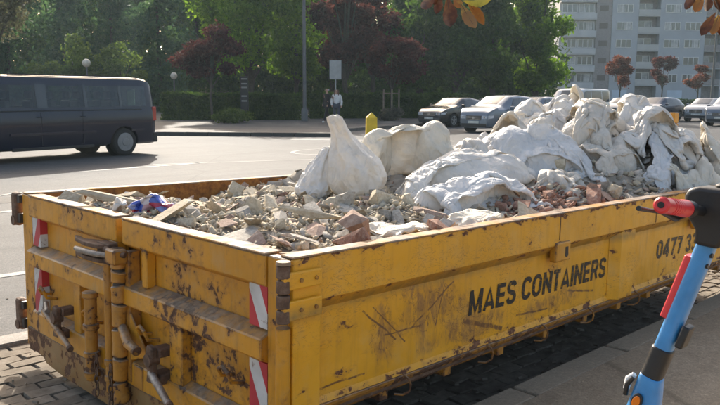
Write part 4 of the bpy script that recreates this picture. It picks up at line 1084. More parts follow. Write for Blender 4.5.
# handlebar, grips, lever
inv = MC4.inverted()
A_ = inv @ ray(708, 212, 1.62); Bp = inv @ ray(661, 205, 1.40); dirv = (Bp-A_).normalized()
def on(t): return tuple(A_+dirv*t)
ln = (Bp-A_).length
bar = spart(MB().ring([on(-.30), on(ln-.02)], .011, 14), 'handlebar', SBLK)
g = MB(); g.ring([on(ln-.148), on(ln-.14), on(ln-.128), on(ln-.10), on(ln-.05), on(ln-.012), on(ln-.004), on(ln)], [.0150, .0185, .0185, .0165, .0155, .0160, .0165, .0125], 18)
gr = spart(g, 'grip', SRED); 
spart(MB().ring([on(ln-.003), on(ln+.002)], .0065, 14), 'grip_plug', SRUB)
for k in range(5):
    c = on(ln-.045-k*.012); spart(MB().ring([on(ln-.047-k*.012), on(ln-.044-k*.012)], .0166, 18), 'grip_rib', SRED)
spart(MB().ring([on(ln-.175), on(ln-.15)], [.018, .0165], 16), 'bar_clamp', SBLK)
lv = [inv @ ray(694, 214, 1.58), inv @ ray(686, 218, 1.55), inv @ ray(672, 211, 1.46), inv @ ray(660, 209.5, 1.42), inv @ ray(650, 207.5, 1.385)]
lv = [p+Vector((0, .022, -.004)) for p in lv]
spart(MB().ring([tuple(p) for p in lv], [.008, .007, .0048, .0042, .0052], 10), 'brake_lever', SBLK)
g2 = MB().ring([on(-.30), on(-.18)], .0165, 16); spart(g2, 'grip', SRED)
DX = Vector((-.105, 0, 0))
# deck and wheels
spart(MB().prism([(-.05, -1.20), (-.05, -1.80), (-.01, -1.86), (.09, -1.86), (.13, -1.80), (.13, -1.20), (.09, -1.13), (-.01, -1.13)], 'z', .235, .285), 'deck', SBLK, bevel=.008)
def wheel_(y, nm):
    w_ = spart(MB().ring([(.005, y, .24), (.018, y, .24), (.052, y, .24), (.065, y, .24)], [.09, .11, .11, .09], 28), nm, SRUB)
    spart(MB().ring([(.0, y, .24), (.07, y, .24)], .06, 24), 'hub', SMET)
wheel_(-1.045, 'front_wheel'); wheel_(-1.93, 'rear_wheel')
spart(MB().box(-.005, .0, -1.11, -1.02, .24, .36).box(.07, .075, -1.11, -1.02, .24, .36).box(-.005, .075, -1.11, -1.02, .36, .375), 'fork_leg', SBLK, bevel=.003)
spart(MB().ring([(.035, -1.14, .265), (.035, -1.09, .36), (.035, -1.10, .42)], [.03, .03, .026], 14), 'neck', SBLK)
spart(MB().ring([(.035, -1.10, .36), tuple(T0+TD*2.6-np.array(DX))], [.03, .03], 14), 'lower_stem', SBLUE)
spart(MB().ring([(-.01, -1.55, .24), (-.07, -1.58, .135)], .007, 8), 'kickstand', SMET)

for o in scoot.children:
    if o.name.split('.')[0] in ('deck', 'front_wheel', 'rear_wheel', 'hub', 'fork_leg', 'neck', 'lower_stem', 'kickstand'): o.location = -SB+DX
# ================================================================ TREES
def leafcloud(name, centers, nper, size, mat, seed, parent=None, flat=.0):
    """many small leaves around the given clumps: centers = [(x,y,z,rx,ry,rz)]"""
    r = np.random.default_rng(seed); C = np.array(centers, float); k = len(C)
    idx = np.repeat(np.arange(k), nper); N = len(idx)
    d = r.normal(size=(N, 3)); d /= np.linalg.norm(d, axis=1, keepdims=True)
    rad = r.uniform(.15, 1, N)**.55*(1+.22*r.normal(size=N)*.6)
    P = C[idx, :3]+d*rad[:, None]*C[idx, 3:6]
    a = r.normal(size=(N, 3)); a /= np.linalg.norm(a, axis=1, keepdims=True)
    b = np.cross(a, r.normal(size=(N, 3))); b /= np.linalg.norm(b, axis=1, keepdims=True)
    s = size*r.uniform(.6, 1.35, N)[:, None]
    V = np.stack([P-a*s, P-b*s*.55+a*s*.1, P+a*s, P+b*s*.55+a*s*.1], 1).reshape(-1, 3)
    return link(name, npmesh(name, V, np.arange(4*N).reshape(-1, 4)), mat, parent)
BARK = plain('bark', (.06, .05, .04), .9, .3, 9, .4)
def tree(name, label, px, d, h, cz0, r, mat, ncl=16, nper=420, size=.14, seed=0, cat='tree', group=None, trunk_r=.16, shape='round', xy=None, squash=1., stems=1):
    x, y = xy or spot(px, d); rl = random.Random(seed*13+5)
    t = empty(name, (x, y, 0), 0, label, cat, group)
    cl = []
    for i in range(ncl):
        if shape == 'cone':
            f = (i+.5)/ncl; z = cz0+(h-cz0)*f; rr_ = r*(1-f)**.8*rl.uniform(.6, 1); a = rl.uniform(0, 6.28)
            cl.append((math.cos(a)*rr_*.55, math.sin(a)*rr_*.55, z, r*(1-f)*.5+.35, r*(1-f)*.5+.35, (h-cz0)/ncl*1.5+.2))
        else:
            a = rl.uniform(0, 6.28); f = rl.uniform(-1, 1); q = math.sqrt(max(0, 1-f*f*.85))*rl.uniform(.35, .9)
            zc = (cz0+h)/2+f*(h-cz0)/2*.78; s = rl.uniform(.24, .42)
            cl.append((math.cos(a)*r*q, math.sin(a)*r*q, zc, r*s, r*s, min(r, (h-cz0)/2)*s*.85))
    tr = MB()
    top = cz0+(h-cz0)*(.75 if shape != 'cone' else .95)
    tr.ring([(0, 0, -.2), (.02*h*rl.uniform(-1, 1), .01*h, cz0*.6), (.02*h*rl.uniform(-1, 1), 0, cz0), (0, 0, top)], [trunk_r*1.25, trunk_r, trunk_r*.85, trunk_r*.2], 8)
    if shape != 'cone':
        for c in cl[:max(3, ncl//2)]:
            z0 = cz0*.75+rl.random()*(c[2]-cz0)*.4
            tr.ring([(0, 0, z0), (c[0]*.45, c[1]*.45, (z0+c[2])/2+.1), (c[0], c[1], c[2])], [trunk_r*.45, trunk_r*.3, trunk_r*.1], 6)
    tr.build('trunk', BARK, t, smooth=True)
    leafcloud('crown', cl, nper, size, mat, seed+1, t)
    return t
LG = mat_leaf('green_leaves', [(.035, .075, .008), (.085, .155, .015), (.16, .25, .03)], .55)
LD = mat_leaf('dark_green_leaves', [(.015, .036, .014), (.038, .072, .020), (.075, .12, .03)], .5)
LB = mat_leaf('blue_green_needles', [(.020, .046, .034), (.044, .088, .058), (.08, .13, .065)], .5)
LP = mat_leaf('purple_leaves', [(.022, .009, .014), (.052, .017, .025), (.10, .03, .036)], .45)
LR = mat_leaf('reddish_leaves', [(.04, .013, .015), (.09, .028, .028), (.15, .055, .045)], .45)
LY = mat_leaf('yellow_green_leaves', [(.035, .06, .02), (.07, .105, .03), (.12, .16, .05)], .5)
LGR = mat_leaf('greyish_leaves', [(.04, .042, .04), (.08, .08, .072), (.14, .135, .12)], .4)
LH = mat_leaf('hedge_leaves', [(.018, .042, .010), (.045, .080, .018), (.085, .13, .026)], .4)
# far-off wood behind everything
wc = []
rw = random.Random(3)
for i in range(150):
    px = -200+745*(i % 75)/75+rw.uniform(-12, 12); d = rw.uniform(74, 92); x, y = spot(px, d); wc.append((x, y, rw.uniform(1, 15) if i < 75 else rw.uniform(.5, 5), 3.6, 3.6, 3.0))
for i in range(60):
    x, y = spot(-220+i*8+rw.uniform(-8, 8), rw.uniform(80, 96)); wc.append((x, y, rw.uniform(7, 20), 4., 4., 3.4))
o = leafcloud('far_wood', wc, 700, .34, LD, 5); tag(o, 'dark mass of the wood behind the nearer trees', 'wood', None, 'stuff')
for i, (px, d, h, c0, r, m_, sh, lb) in enumerate([
    (-40, 58, 17, 1.0, 4.2, LB, 'cone', 'tall dark conifer at the far left beyond the frame edge'),
    (12, 57, 16, 1.0, 3.8, LB, 'cone', 'tall dark conifer behind the front of the blue van'),
    (62, 62, 18, 2.0, 4.4, LB, 'cone', 'tall dark conifer left of the round lamp'),
    (112, 64, 18, 1.0, 4.2, LB, 'cone', 'tall blue-green conifer right of the round lamp'),
    (158, 60, 17, 1.0, 4.0, LB, 'cone', 'tall dark conifer above the rear of the blue van'),
    (196, 66, 18, 1.0, 4.6, LD, 'cone', 'dark conifer behind the small purple tree')]):
    tree('conifer', lb, px, d, h, c0, r, m_, 22, 420, .20, 20+i, 'tree', 'dark conifers behind the van', .2, sh)
tree('broadleaf_tree', 'loose yellow-green tree above the roof of the van', 66, 50, 5.6, 1.2, 2.4, LY, 16, 260, .12, 31)
tree('broadleaf_tree', 'pale green small tree above the rear windows of the van', 120, 50, 4.9, 1.0, 1.9, LY, 14, 220, .11, 32)
tree('drooping_tree', 'greyish drooping tree hanging into the top left corner', -8, 33, 8.6, 3.9, 3.0, LGR, 26, 520, .09, 33)
tree('broadleaf_tree', 'large bright green tree above the hedge behind the small purple tree', 252, 47, 11.5, 2.7, 4.2, LG, 34, 620, .14, 34, trunk_r=.2)
tree('broadleaf_tree', 'green tree between the tall pole and the big purple tree', 296, 52, 11, 2.4, 3.0, LG, 26, 520, .14, 35)
tree('purple_tree', 'large dark purple tree behind the road sign', 345, 46, 9.5, 2.6, 2.5, LP, 26, 620, .12, 36)
tree('purple_tree', 'dark purple tree top beside the large purple tree', 372, 52, 9.0, 3.2, 2.3, LP, 22, 520, .12, 37)
tree('purple_tree', 'small round purple-leaved tree on the far pavement in front of the hedge', 212, 37.5, 4.9, 2.35, 1.75, LP, 22, 520, .085, 38, trunk_r=.06)
tree('purple_tree', 'small reddish purple tree tied to three stakes', 391, 42, 4.9, 2.1, 1.75, LP, 22, 520, .085, 39, trunk_r=.06)
for i, (px, d, h, c0, r, m_, lb) in enumerate([(418, 54, 12, 1.6, 3.6, LD, 'dark broad tree behind the black parked car'), (455, 57, 13, 1.5, 3.9, LD, 'dark broad tree above the silver parked car'),
                                     (492, 60, 13.5, 1.5, 3.6, LD, 'dark tree between the silver car and the block of flats'), (330, 60, 12, 2, 4, LD, 'dark tree behind the walking woman'), (534, 62, 12.5, 1.5, 3.0, LG, 'green tree at the left edge of the block of flats')]):
    tree('broadleaf_tree', lb, px, d, h, c0, r, m_, 34, 520, .17, 50+i, trunk_r=.22)
for i, (px, h, c0, r, lb) in enumerate([(619, 6.2, 2.6, 1.75, 'small red tree in front of the flats, left of three'), (661, 6.4, 2.4, 1.6, 'small dark red tree in front of the flats, middle of three'), (697, 5.2, 2.4, 1.6, 'small low red tree in front of the flats beside the lamp post')]):
    tree('purple_tree', lb, px, 86, h, c0, r, LR if i != 1 else LP, 14, 330, .12, 60+i, trunk_r=.08, group='small red trees in front of the flats')
# hedges
def hedge(label, pa, pb, hgt, th, seed, n=9000, mat=None):
    a = np.array(pa); b = np.array(pb); Lh = np.linalg.norm(b-a); ang = math.atan2(b[1]-a[1], b[0]-a[0])
    t = empty('hedge', (a[0], a[1], 0), ang, label, 'hedge')
    MB().box(.15, Lh-.15, -th/2+.12, th/2-.12, 0, hgt-.15).build('hedge_core', LH, t)
    r = np.random.default_rng(seed); P = np.stack([r.uniform(0, Lh, n), r.uniform(-th/2, th/2, n), r.uniform(0.05, hgt, n)], 1)
    f = r.integers(0, 3, n); P[f == 0, 1] = -th/2+r.normal(0, .04, (f == 0).sum()); P[f == 1, 2] = hgt+r.normal(0, .05, (f == 1).sum())+.05*np.sin(P[f == 1, 0]*1.7)
    a_ = r.normal(size=(n, 3)); a_ /= np.linalg.norm(a_, axis=1, keepdims=True); b_ = np.cross(a_, r.normal(size=(n, 3))); b_ /= np.linalg.norm(b_, axis=1, keepdims=True); s = .075
    V = np.stack([P-a_*s, P-b_*s*.6, P+a_*s, P+b_*s*.6], 1).reshape(-1, 3)
    link('hedge_leaves', npmesh('hedge_leaves', V, np.arange(4*n).reshape(-1, 4)), mat or LH, t)
    return t
hedge('clipped green hedge behind the small purple tree', spot(161, 40.5), spot(300, 41.5), 1.5, 1.1, 71, 12000)
hedge('dark clipped hedge behind the road sign and the staked tree', spot(308, 44), spot(470, 47), 1.55, 1.1, 72, 12000)
hedge('low dark hedge behind the parked cars', spot(476, 52), spot(600, 56), 1.3, 1.0, 73, 8000)
hedge('low hedge in front of the garages of the flats', spot(640, 97), spot(760, 97), 1.1, 1.0, 74, 5000)
def shrub(label, px, d, r, h, mat, seed, n=1500):
    x, y = spot(px, d); t = empty('shrub', (x, y, 0), 0, label, 'shrub')
    rl = random.Random(seed); cl = [(rl.uniform(-r, r)*.7, rl.uniform(-r, r)*.4, h*rl.uniform(.3, .6)+.13, r*.45, r*.45, h*.42) for _ in range(9)]
    leafcloud('foliage', cl, n//9, .06, mat, seed, t)
shrub('low grey-green shrub round the foot of the small purple tree', 231, 36.5, 1.05, .75, LY, 81, 3500)
shrub('low grey-green shrub round the foot of the staked tree', 391, 41, .9, .75, LGR, 82, 3000)
shrub('pale shrub flowering behind the hedge near the black totem', 216, 43.5, 1.5, 1.9, LGR, 83, 2500)
# ================================================================ STREET FURNITURE
GM = plain('galvanised_steel', (.30, .31, .31), .5, .1, 5, metallic=.4); GP = plain('grey_painted_pole', (.10, .105, .105), .55, .15, 3)
x, y = spot(304, 39.5); t = empty('street_pole', (x, y, 0), 0, 'tall dark grey street pole standing in front of the hedge', 'pole')
MB().ring([(0, 0, 0), (0, 0, 3), (0, 0, 12)], [.095, .09, .06], 12).build('pole_shaft', GP, t, smooth=True); MB().ring([(0, 0, 0), (0, 0, .7), (0, 0, .8)], [.18, .18, .13], 12).build('base_sleeve', GP, t, smooth=True)
MB().ring([(0, 0, 11.9), (.6, -.6, 12.4), (1.5, -1.5, 12.5)], [.06, .05, .05], 8).build('lamp_arm', GP, t, smooth=True); MB().box(1.3, 1.9, -1.75, -1.5, 12.42, 12.55).build('lamp_head', GP, t, bevel=.03)
x, y = spot(335, 36.5); t = empty('road_sign', (x, y, 0), R(-45), 'grey back of a road sign on a pole above the walking woman', 'sign')
MB().ring([(0, 0, 0), (0, 0, 3.15)], .035, 10).build('sign_pole', GM, t, smooth=True)
o = MB().box(-.31, .31, -.045, -.03, 2.28, 3.2).build('sign_panel', GM, t, bevel=.01)
MB().box(-.29, .29, -.032, -.012, 2.5, 2.54).box(-.29, .29, -.032, -.012, 2.92, 2.96).build('sign_bracket', GP, t)
for s in (-.29, .29): MB().box(s-.018, s+.018, -.06, -.044, 2.28, 3.2).build('panel_rim', GP, o)
x, y = spot(371, 21.2); t = empty('bollard', (x, y, 0), R(-40), 'square yellow bollard with a pointed top standing on the road behind the sacks', 'bollard')
YB = plain('bollard_yellow', (.72, .46, .015), .5, .15, 5, .2)
m = MB(); lv_ = [(.165, 0), (.150, .9), (.150, .905), (.0, 1.06)]
for r_, z in lv_[:3]: m.v += [(-r_, -r_, z), (r_, -r_, z), (r_, r_, z), (-r_, r_, z)]
m.v.append((0, 0, 1.06))
for l_ in range(2):
    for k in range(4): m.f.append((l_*4+k, l_*4+(k+1) % 4, l_*4+4+(k+1) % 4, l_*4+4+k))
for k in range(4): m.f.append((8+k, 8+(k+1) % 4, 12))
m.f.append((3, 2, 1, 0)); m.build('bollard_post', YB, t, bevel=.012)
MB().box(-.19, .19, -.19, .19, -.02, .035).build('base_plate', GP, t, bevel=.01)
x, y = spot(244, 39.3); t = empty('information_totem', (x, y, .13), R(-45), 'narrow black totem with small white panels beside the purple tree', 'totem')
MB().box(-.20, .20, -.06, .06, 0, 2.35).build('totem_body', BLACKP, t, bevel=.01)
for z in (2.2, 1.95, 1.75, 1.3, 1.05): MB().box(-.15, .15, -.068, -.061, z-.03, z+.045).build('white_panel', plain('totem_white', (.22, .22, .22), .4) if z == 2.2 else bpy.data.materials['totem_white'], t)
x, y = spot(391, 42); t = empty('tree_stakes', (x, y, .1), R(-45), 'three wooden stakes round the small reddish tree', 'tree stakes')
WD = plain('weathered_stake_wood', (.20, .16, .11), .8, .2, 8)
for sx, sy in ((-.45, 0), (.0, -.35), (.42, .05)): MB().ring([(sx, sy, 0), (sx, sy, 1.75)], .045, 8).build('stake', WD, t, smooth=True)
MB().box(-.45, .42, -.05, -.02, 1.5, 1.56).build('crossbar', WD, t)
def globe(px, py, d, r, label):
    x, y = spot(px, d); z = CAMP[2]+(95-py)/FPX*d
    t = empty('globe_lamp', (x, y, 0), 0, label, 'street lamp', 'globe lamps behind the van')
    MB().ring([(0, 0, 0), (0, 0, z-r)], [.06, .045], 10).build('lamp_post', GP, t, smooth=True)
    bm = bmesh.new(); bmesh.ops.create_uvsphere(bm, u_segments=20, v_segments=12, radius=r); me = bpy.data.meshes.new('globe'); bm.to_mesh(me); bm.free()
    o = link('globe', me, bpy.data.materials.get('opal_globe') or plain('opal_globe', (.62, .56, .46), .3), t, True); o.location = (0, 0, z)
globe(87.5, 66, 46, .25, 'bright round globe lamp above the van roof'); globe(71.5, 65, 54, .25, 'dim round globe lamp left of the bright one'); globe(174, 78, 48, .22, 'small round globe lamp at the left of the small purple tree')
x, y = spot(711, 62); t = empty('street_lamp', (x, y, 0), 0, 'tall thin lamp post at the right in front of the flats', 'street lamp')
MB().ring([(0, 0, 0), (0, 0, 5), (0, 0, 11)], [.12, .09, .06], 10).build('lamp_post', GP, t, smooth=True); MB().ring([(0, 0, 10.9), (-.8, .8, 11.4)], [.05, .05], 8).build('lamp_arm', GP, t, smooth=True); MB().box(-1.3, -.75, .7, .95, 11.35, 11.5).build('lamp_head', GP, t, bevel=.03)
# ================================================================ BLOCK OF FLATS
bx_, by_ = spot(556, 125)
WALL = plain('pale_grey_render', (.33, .35, .375), .85, .06, .6); WALL2 = plain('cream_render', (.38, .38, .37), .85, .06, .6); BRK = plain('dark_brick_cladding', (.24, .22, .215), .85, .15, 4)
FRM = plain('white_window_frame', (.62, .62, .6), .5); PARA = plain('white_balcony_parapet', (.40, .41, .42), .7, .08, 1); BGL = mat_glass('far_window_glass', (.05, .065, .075)); GAR = plain('pale_blue_garage_door', (.42, .50, .58), .6, .06, .8); CURT = plain('net_curtain', (.38, .38, .37), .8, .25, 1.5)
fl = empty('apartment_building', (bx_, by_, 0), R(-45), 'long pale block of flats with recessed balconies and rows of white windows', 'building')
TOP = 25.5
def wmesh(w_, h_, n):
    f = MB(); g = MB()
    f.box(0, w_, -.04, .04, 0, .08).box(0, w_, -.04, .04, h_-.08, h_).box(0, .08, -.04, .04, .08, h_-.08).box(w_-.08, w_, -.04, .04, .08, h_-.08)
    for k in range(1, n): f.box(w_*k/n-.05, w_*k/n+.05, -.038, .04, .08, h_-.08)
    g.box(.08, w_-.08, .0, .02, .08, h_-.08)
    return f.mesh('window'), g.mesh('pane')
WM = {}
def window(x0, z0, w_, h_, n, y=-.03, curtain=True):
    key = (w_, h_, n)
    if key not in WM: WM[key] = wmesh(*key)
    o = link('window', WM[key][0], FRM, fl); o.location = (x0, y, z0)
    p = link('pane', WM[key][1], BGL, o)
    if curtain and random.random() < .6:
        c0 = random.choice([0, .5]); MB().box(.1+w_*c0*.9, .1+w_*(c0*.9+.42), -.012, -.002, .1, h_-.1).build('curtain', CURT, o)
zs = [4.45+2.85*k for k in range(8)]
MB().box(0, 6.0, .3, 14, 0, TOP).build('left_wing', WALL2, fl); MB().box(6.0, 8.6, .0, 14, 0, TOP).build('brick_tower', BRK, fl)
m = MB()                                                        # right wing: wall strips left of, between and over the recesses
recs = [(13.0, 16.6), (24.2, 27.2), (35.4, 38.6)]
e = 8.62
for a, b in recs: m.box(e, a, -.15, 14, 0, TOP); e = b
m.box(e, 50, -.15, 14, 0, TOP); m.build('right_wing', WALL, fl)
for (a, b) in recs:
    MB().box(a, b, 1.4, 14, 0, TOP-.01).build('recess_wall', BRK, fl)
    for z in zs:
        MB().box(a+.003, b-.003, -.12, 1.4, z-1.25, z-1.07).build('balcony_floor', PARA, fl)
        MB().box(a+.003, b-.003, -.2, -.13, z-1.07, z-.12).build('balcony_front', BRK if a > 20 else WALL2, fl)
        window(a+.4, z-.9, 2.4, 1.9, 2, 1.34)
for z in zs:
    for x0 in (9.4, 17.4, 20.8, 28.0, 31.6, 39.4, 43.2, 46.6): window(x0, z-.65, 2.6 if x0 not in (20.8,) else 2.6, 1.35, 3, -.19)
    window(.4, z-.65, 2.5, 1.4, 3, .26); window(3.2, z-.65, 2.5, 1.4, 3, .26)
    MB().box(0.02, 5.99, -.5, -.4, z-1.75, z-.75).build('balcony_front', PARA, fl); MB().box(0.02, 5.99, -.4, .3, z-1.9, z-1.75).build('balcony_floor', PARA, fl)
    MB().box(6.6, 8.0, -.03, .0, z-.4, z+.5).build('brick_panel', plain('brown_panel', (.11, .09, .08), .8) if z == zs[0] else bpy.data.materials['brown_panel'], fl)
for k in range(13):
    x0 = 9.2+k*3.1
    if any(a-2.6 < x0 < b for a, b in recs): continue
    MB().box(x0, x0+2.5, -.19, -.155, .1, 2.5).build('garage_door', GAR, fl)
MB().box(-.2, 50.2, -.2, 14.2, TOP+.005, TOP+.35).build('roof', BRK, fl)
t = empty('side_building', (*spot(452, 175), 0), R(-45), 'grey building far behind the trees left of the flats', 'building')
MB().box(0, 24, 0, 12, 0, 20).build('wall', WALL, t)
for k in range(6):
    for j in range(6): o = MB().box(1.5+j*3.8, 3.7+j*3.8, -.05, -.003, 2+k*2.9, 3.4+k*2.9).build('window', BGL, t)
MB().box(-.3, 24.3, -.3, 12.3, 20.005, 20.4).build('roof', BRK, t)
# ================================================================ VEHICLES
TYRE = plain('tyre_rubber', (.018, .018, .018), .85); ALLOY = plain('alloy', (.22, .225, .23), .4, .1, 4, metallic=.3); CARGL = mat_glass('car_glass', (.012, .016, .02)); TRIM = plain('black_car_trim', (.015, .015, .016), .5)
LAMPG = plain('headlight_glass', (.5, .52, .55), .1, .3, 8, coat=1); TAIL = plain('tail_light_red', (.35, .01, .012), .2, coat=.8); PLATE = plain('number_plate', (.55, .55, .5), .5); CHRM = plain('chrome_trim', (.6, .6, .62), .15, metallic=1)
VANGL = mat_glass('clear_car_glass', clear=1)
def paint(name, col, rough=.25, metal=.3):
    m = NT(name); c = m.coord(); n = m.noise(c, 2, 4)
    m.set(Base_Color=m.ramp(n, [(.3, tuple(x*.9 for x in col)), (.7, col)]), Roughness=rough, Metallic=metal, Coat_Weight=.7, Coat_Roughness=.08); return m.m
def lerp(tab, x):
    xs = [a for a, b in tab]; return float(np.interp(x, xs, [b for a, b in tab]))
class Car:
    """x forward, profile tables (x, value): top roof/bonnet line, w half width, belt height, rw roof half width"""
    def __init__(s, Lc, top, wt, belt, rw, z0=.22): s.L, s.top, s.wt, s.belt, s.rw, s.z0 = Lc, top, wt, belt, rw, z0
    def ring(s, x):
        zt = lerp(s.top, x); w_ = lerp(s.wt, x); zb = min(lerp(s.belt, x), zt-.05); rw = lerp(s.rw, x) if zt > lerp(s.belt, x)+.12 else w_*.93
        z0 = s.z0; h = zb-z0
        q = [(0, z0), (w_*.86, z0), (w_*.95, z0+.05), (w_*.985, z0+h*.3), (w_, z0+h*.62), (w_*.992, zb-.05), (w_*.975, zb)]
        g0 = (w_*.975, zb); g1 = (rw, zt-.05*min(1, (zt-zb)*3))
        for t in (.25, .5, .75, 1.): q.append((g0[0]+(g1[0]-g0[0])*t+.015*math.sin(t*3.14), g0[1]+(g1[1]-g0[1])*t))
        q += [(rw-.06, zt-.014), (rw*.6, zt), (0, zt+.008)]
        return q
    def side(s, x, t):
        q = s.ring(x); a, b = q[6], q[10]; return a[0]+(b[0]-a[0])*t+.015*math.sin(t*3.14), a[1]+(b[1]-a[1])*t
    def body(s, n=64):
        m = MB(); xs = np.linspace(-s.L/2, s.L/2, n)
        xs = s.L/2*np.sign(xs)*(np.abs(xs)/(s.L/2))**.85
        for x in xs:
            q = s.ring(x); full = q+[(-a, b) for a, b in q[-2:0:-1]]; k = len(full)
            m.v += [(x, a, b) for a, b in full]
        for i in range(n-1):
            for j in range(k): m.f.append((i*k+j, i*k+(j+1) % k, (i+1)*k+(j+1) % k, (i+1)*k+j))
        m.f.append(tuple(range(k))[::-1]); m.f.append(tuple((n-1)*k+j for j in range(k)))
        return m
    def glass(s, x0, x1, t0, t1, sgn, off=.006, x0t=None, x1t=None, n=8):
        """side window between x0..x1 (at its foot) and x0t..x1t (at its head)"""
        x0t = x0 if x0t is None else x0t; x1t = x1 if x1t is None else x1t; V = []
        for lay in (off, off-.012):
            for i in range(n+1):
                for j in range(5):
                    f = j/4; t = t0+(t1-t0)*f; a = x0+(x0t-x0)*f; b = x1+(x1t-x1)*f; x = a+(b-a)*i/n
                    y, z = s.side(x, t); V.append((x, sgn*(y+lay), z))
        F = []
        for i in range(n):
            for j in range(4):
                a = i*5+j; F.append((a, a+1, a+6, a+5)); a += (n+1)*5; F.append((a, a+5, a+6, a+1))
        return MB().add(V, F)
    def screen(s, x0, x1, wf, off=.008, n=8):
        """windscreen or rear window following the top line"""
        V = []
        for i in range(n+1):
            x = x0+(x1-x0)*i/n; zt = lerp(s.top, x); r_ = s.ring(x)[10][0]*wf
            for j in range(9):
                y = -r_+2*r_*j/8; dz = -.045*(abs(y)/max(.01, r_))**4
                V.append((x, y, zt+off+dz))
        return MB().add(V, [(i*9+j, i*9+j+1, (i+1)*9+j+1, (i+1)*9+j) for i in range(n) for j in range(8)])
def wheel(root, x, y, r, w_=.21, spokes=5, steel=False):
    s = 1 if y > 0 else -1
    o = MB().ring([(0, -w_/2*s, 0), (0, -w_/2*s+.02*s, 0), (0, w_/2*s-.03*s, 0), (0, w_/2*s, 0)], [r*.92, r, r, r*.9], 32).build('wheel', TYRE, root, smooth=True)
    o.location = (x, y, r)
    rim = MB().ring([(0, (w_/2+.001)*s, 0), (0, (w_/2+.006)*s, 0)], [r*.67, r*.64], 28)
    if not steel:
        for k in range(spokes):
            a = 2*math.pi*k/spokes; c, sn = math.cos(a), math.sin(a)
            rim.box(-.03, .03, -.008, .008, r*.1, r*.62, Matrix.Translation((0, (w_/2+.014)*s, 0)) @ Matrix.Rotation(a, 4, 'Y'))
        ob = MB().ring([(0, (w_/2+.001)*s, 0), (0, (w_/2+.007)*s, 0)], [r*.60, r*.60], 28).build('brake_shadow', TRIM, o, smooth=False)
        rim.ring([(0, (w_/2+.0)*s, 0), (0, (w_/2+.024)*s, 0)], [r*.16, r*.13], 16)
        for k in range(24):
            a0, a1 = 2*math.pi*k/24, 2*math.pi*(k+1)/24; y_ = (w_/2+.016)*s
            rim.add([(math.cos(a0)*r*.68, y_, math.sin(a0)*r*.68), (math.cos(a1)*r*.68, y_, math.sin(a1)*r*.68), (math.cos(a1)*r*.60, y_, math.sin(a1)*r*.60), (math.cos(a0)*r*.60, y_, math.sin(a0)*r*.60)], [(0, 1, 2, 3)])
        rim.v = rim.v[56:]; rim.f = [tuple(i-56 for i in f) for f in rim.f if min(f) >= 56]
        rim.build('rim', ALLOY, o)
    else:
        rim.ring([(0, (w_/2+.004)*s, 0), (0, (w_/2+.022)*s, 0)], [r*.30, r*.26], 20)
        for k in range(12):
            a = 2*math.pi*k/12; rim.ring([(math.cos(a)*r*.45, (w_/2+.002)*s, math.sin(a)*r*.45), (math.cos(a)*r*.45, (w_/2+.012)*s, math.sin(a)*r*.45)], r*.07, 8)
        rim.build('rim', ALLOY, o)
    return o
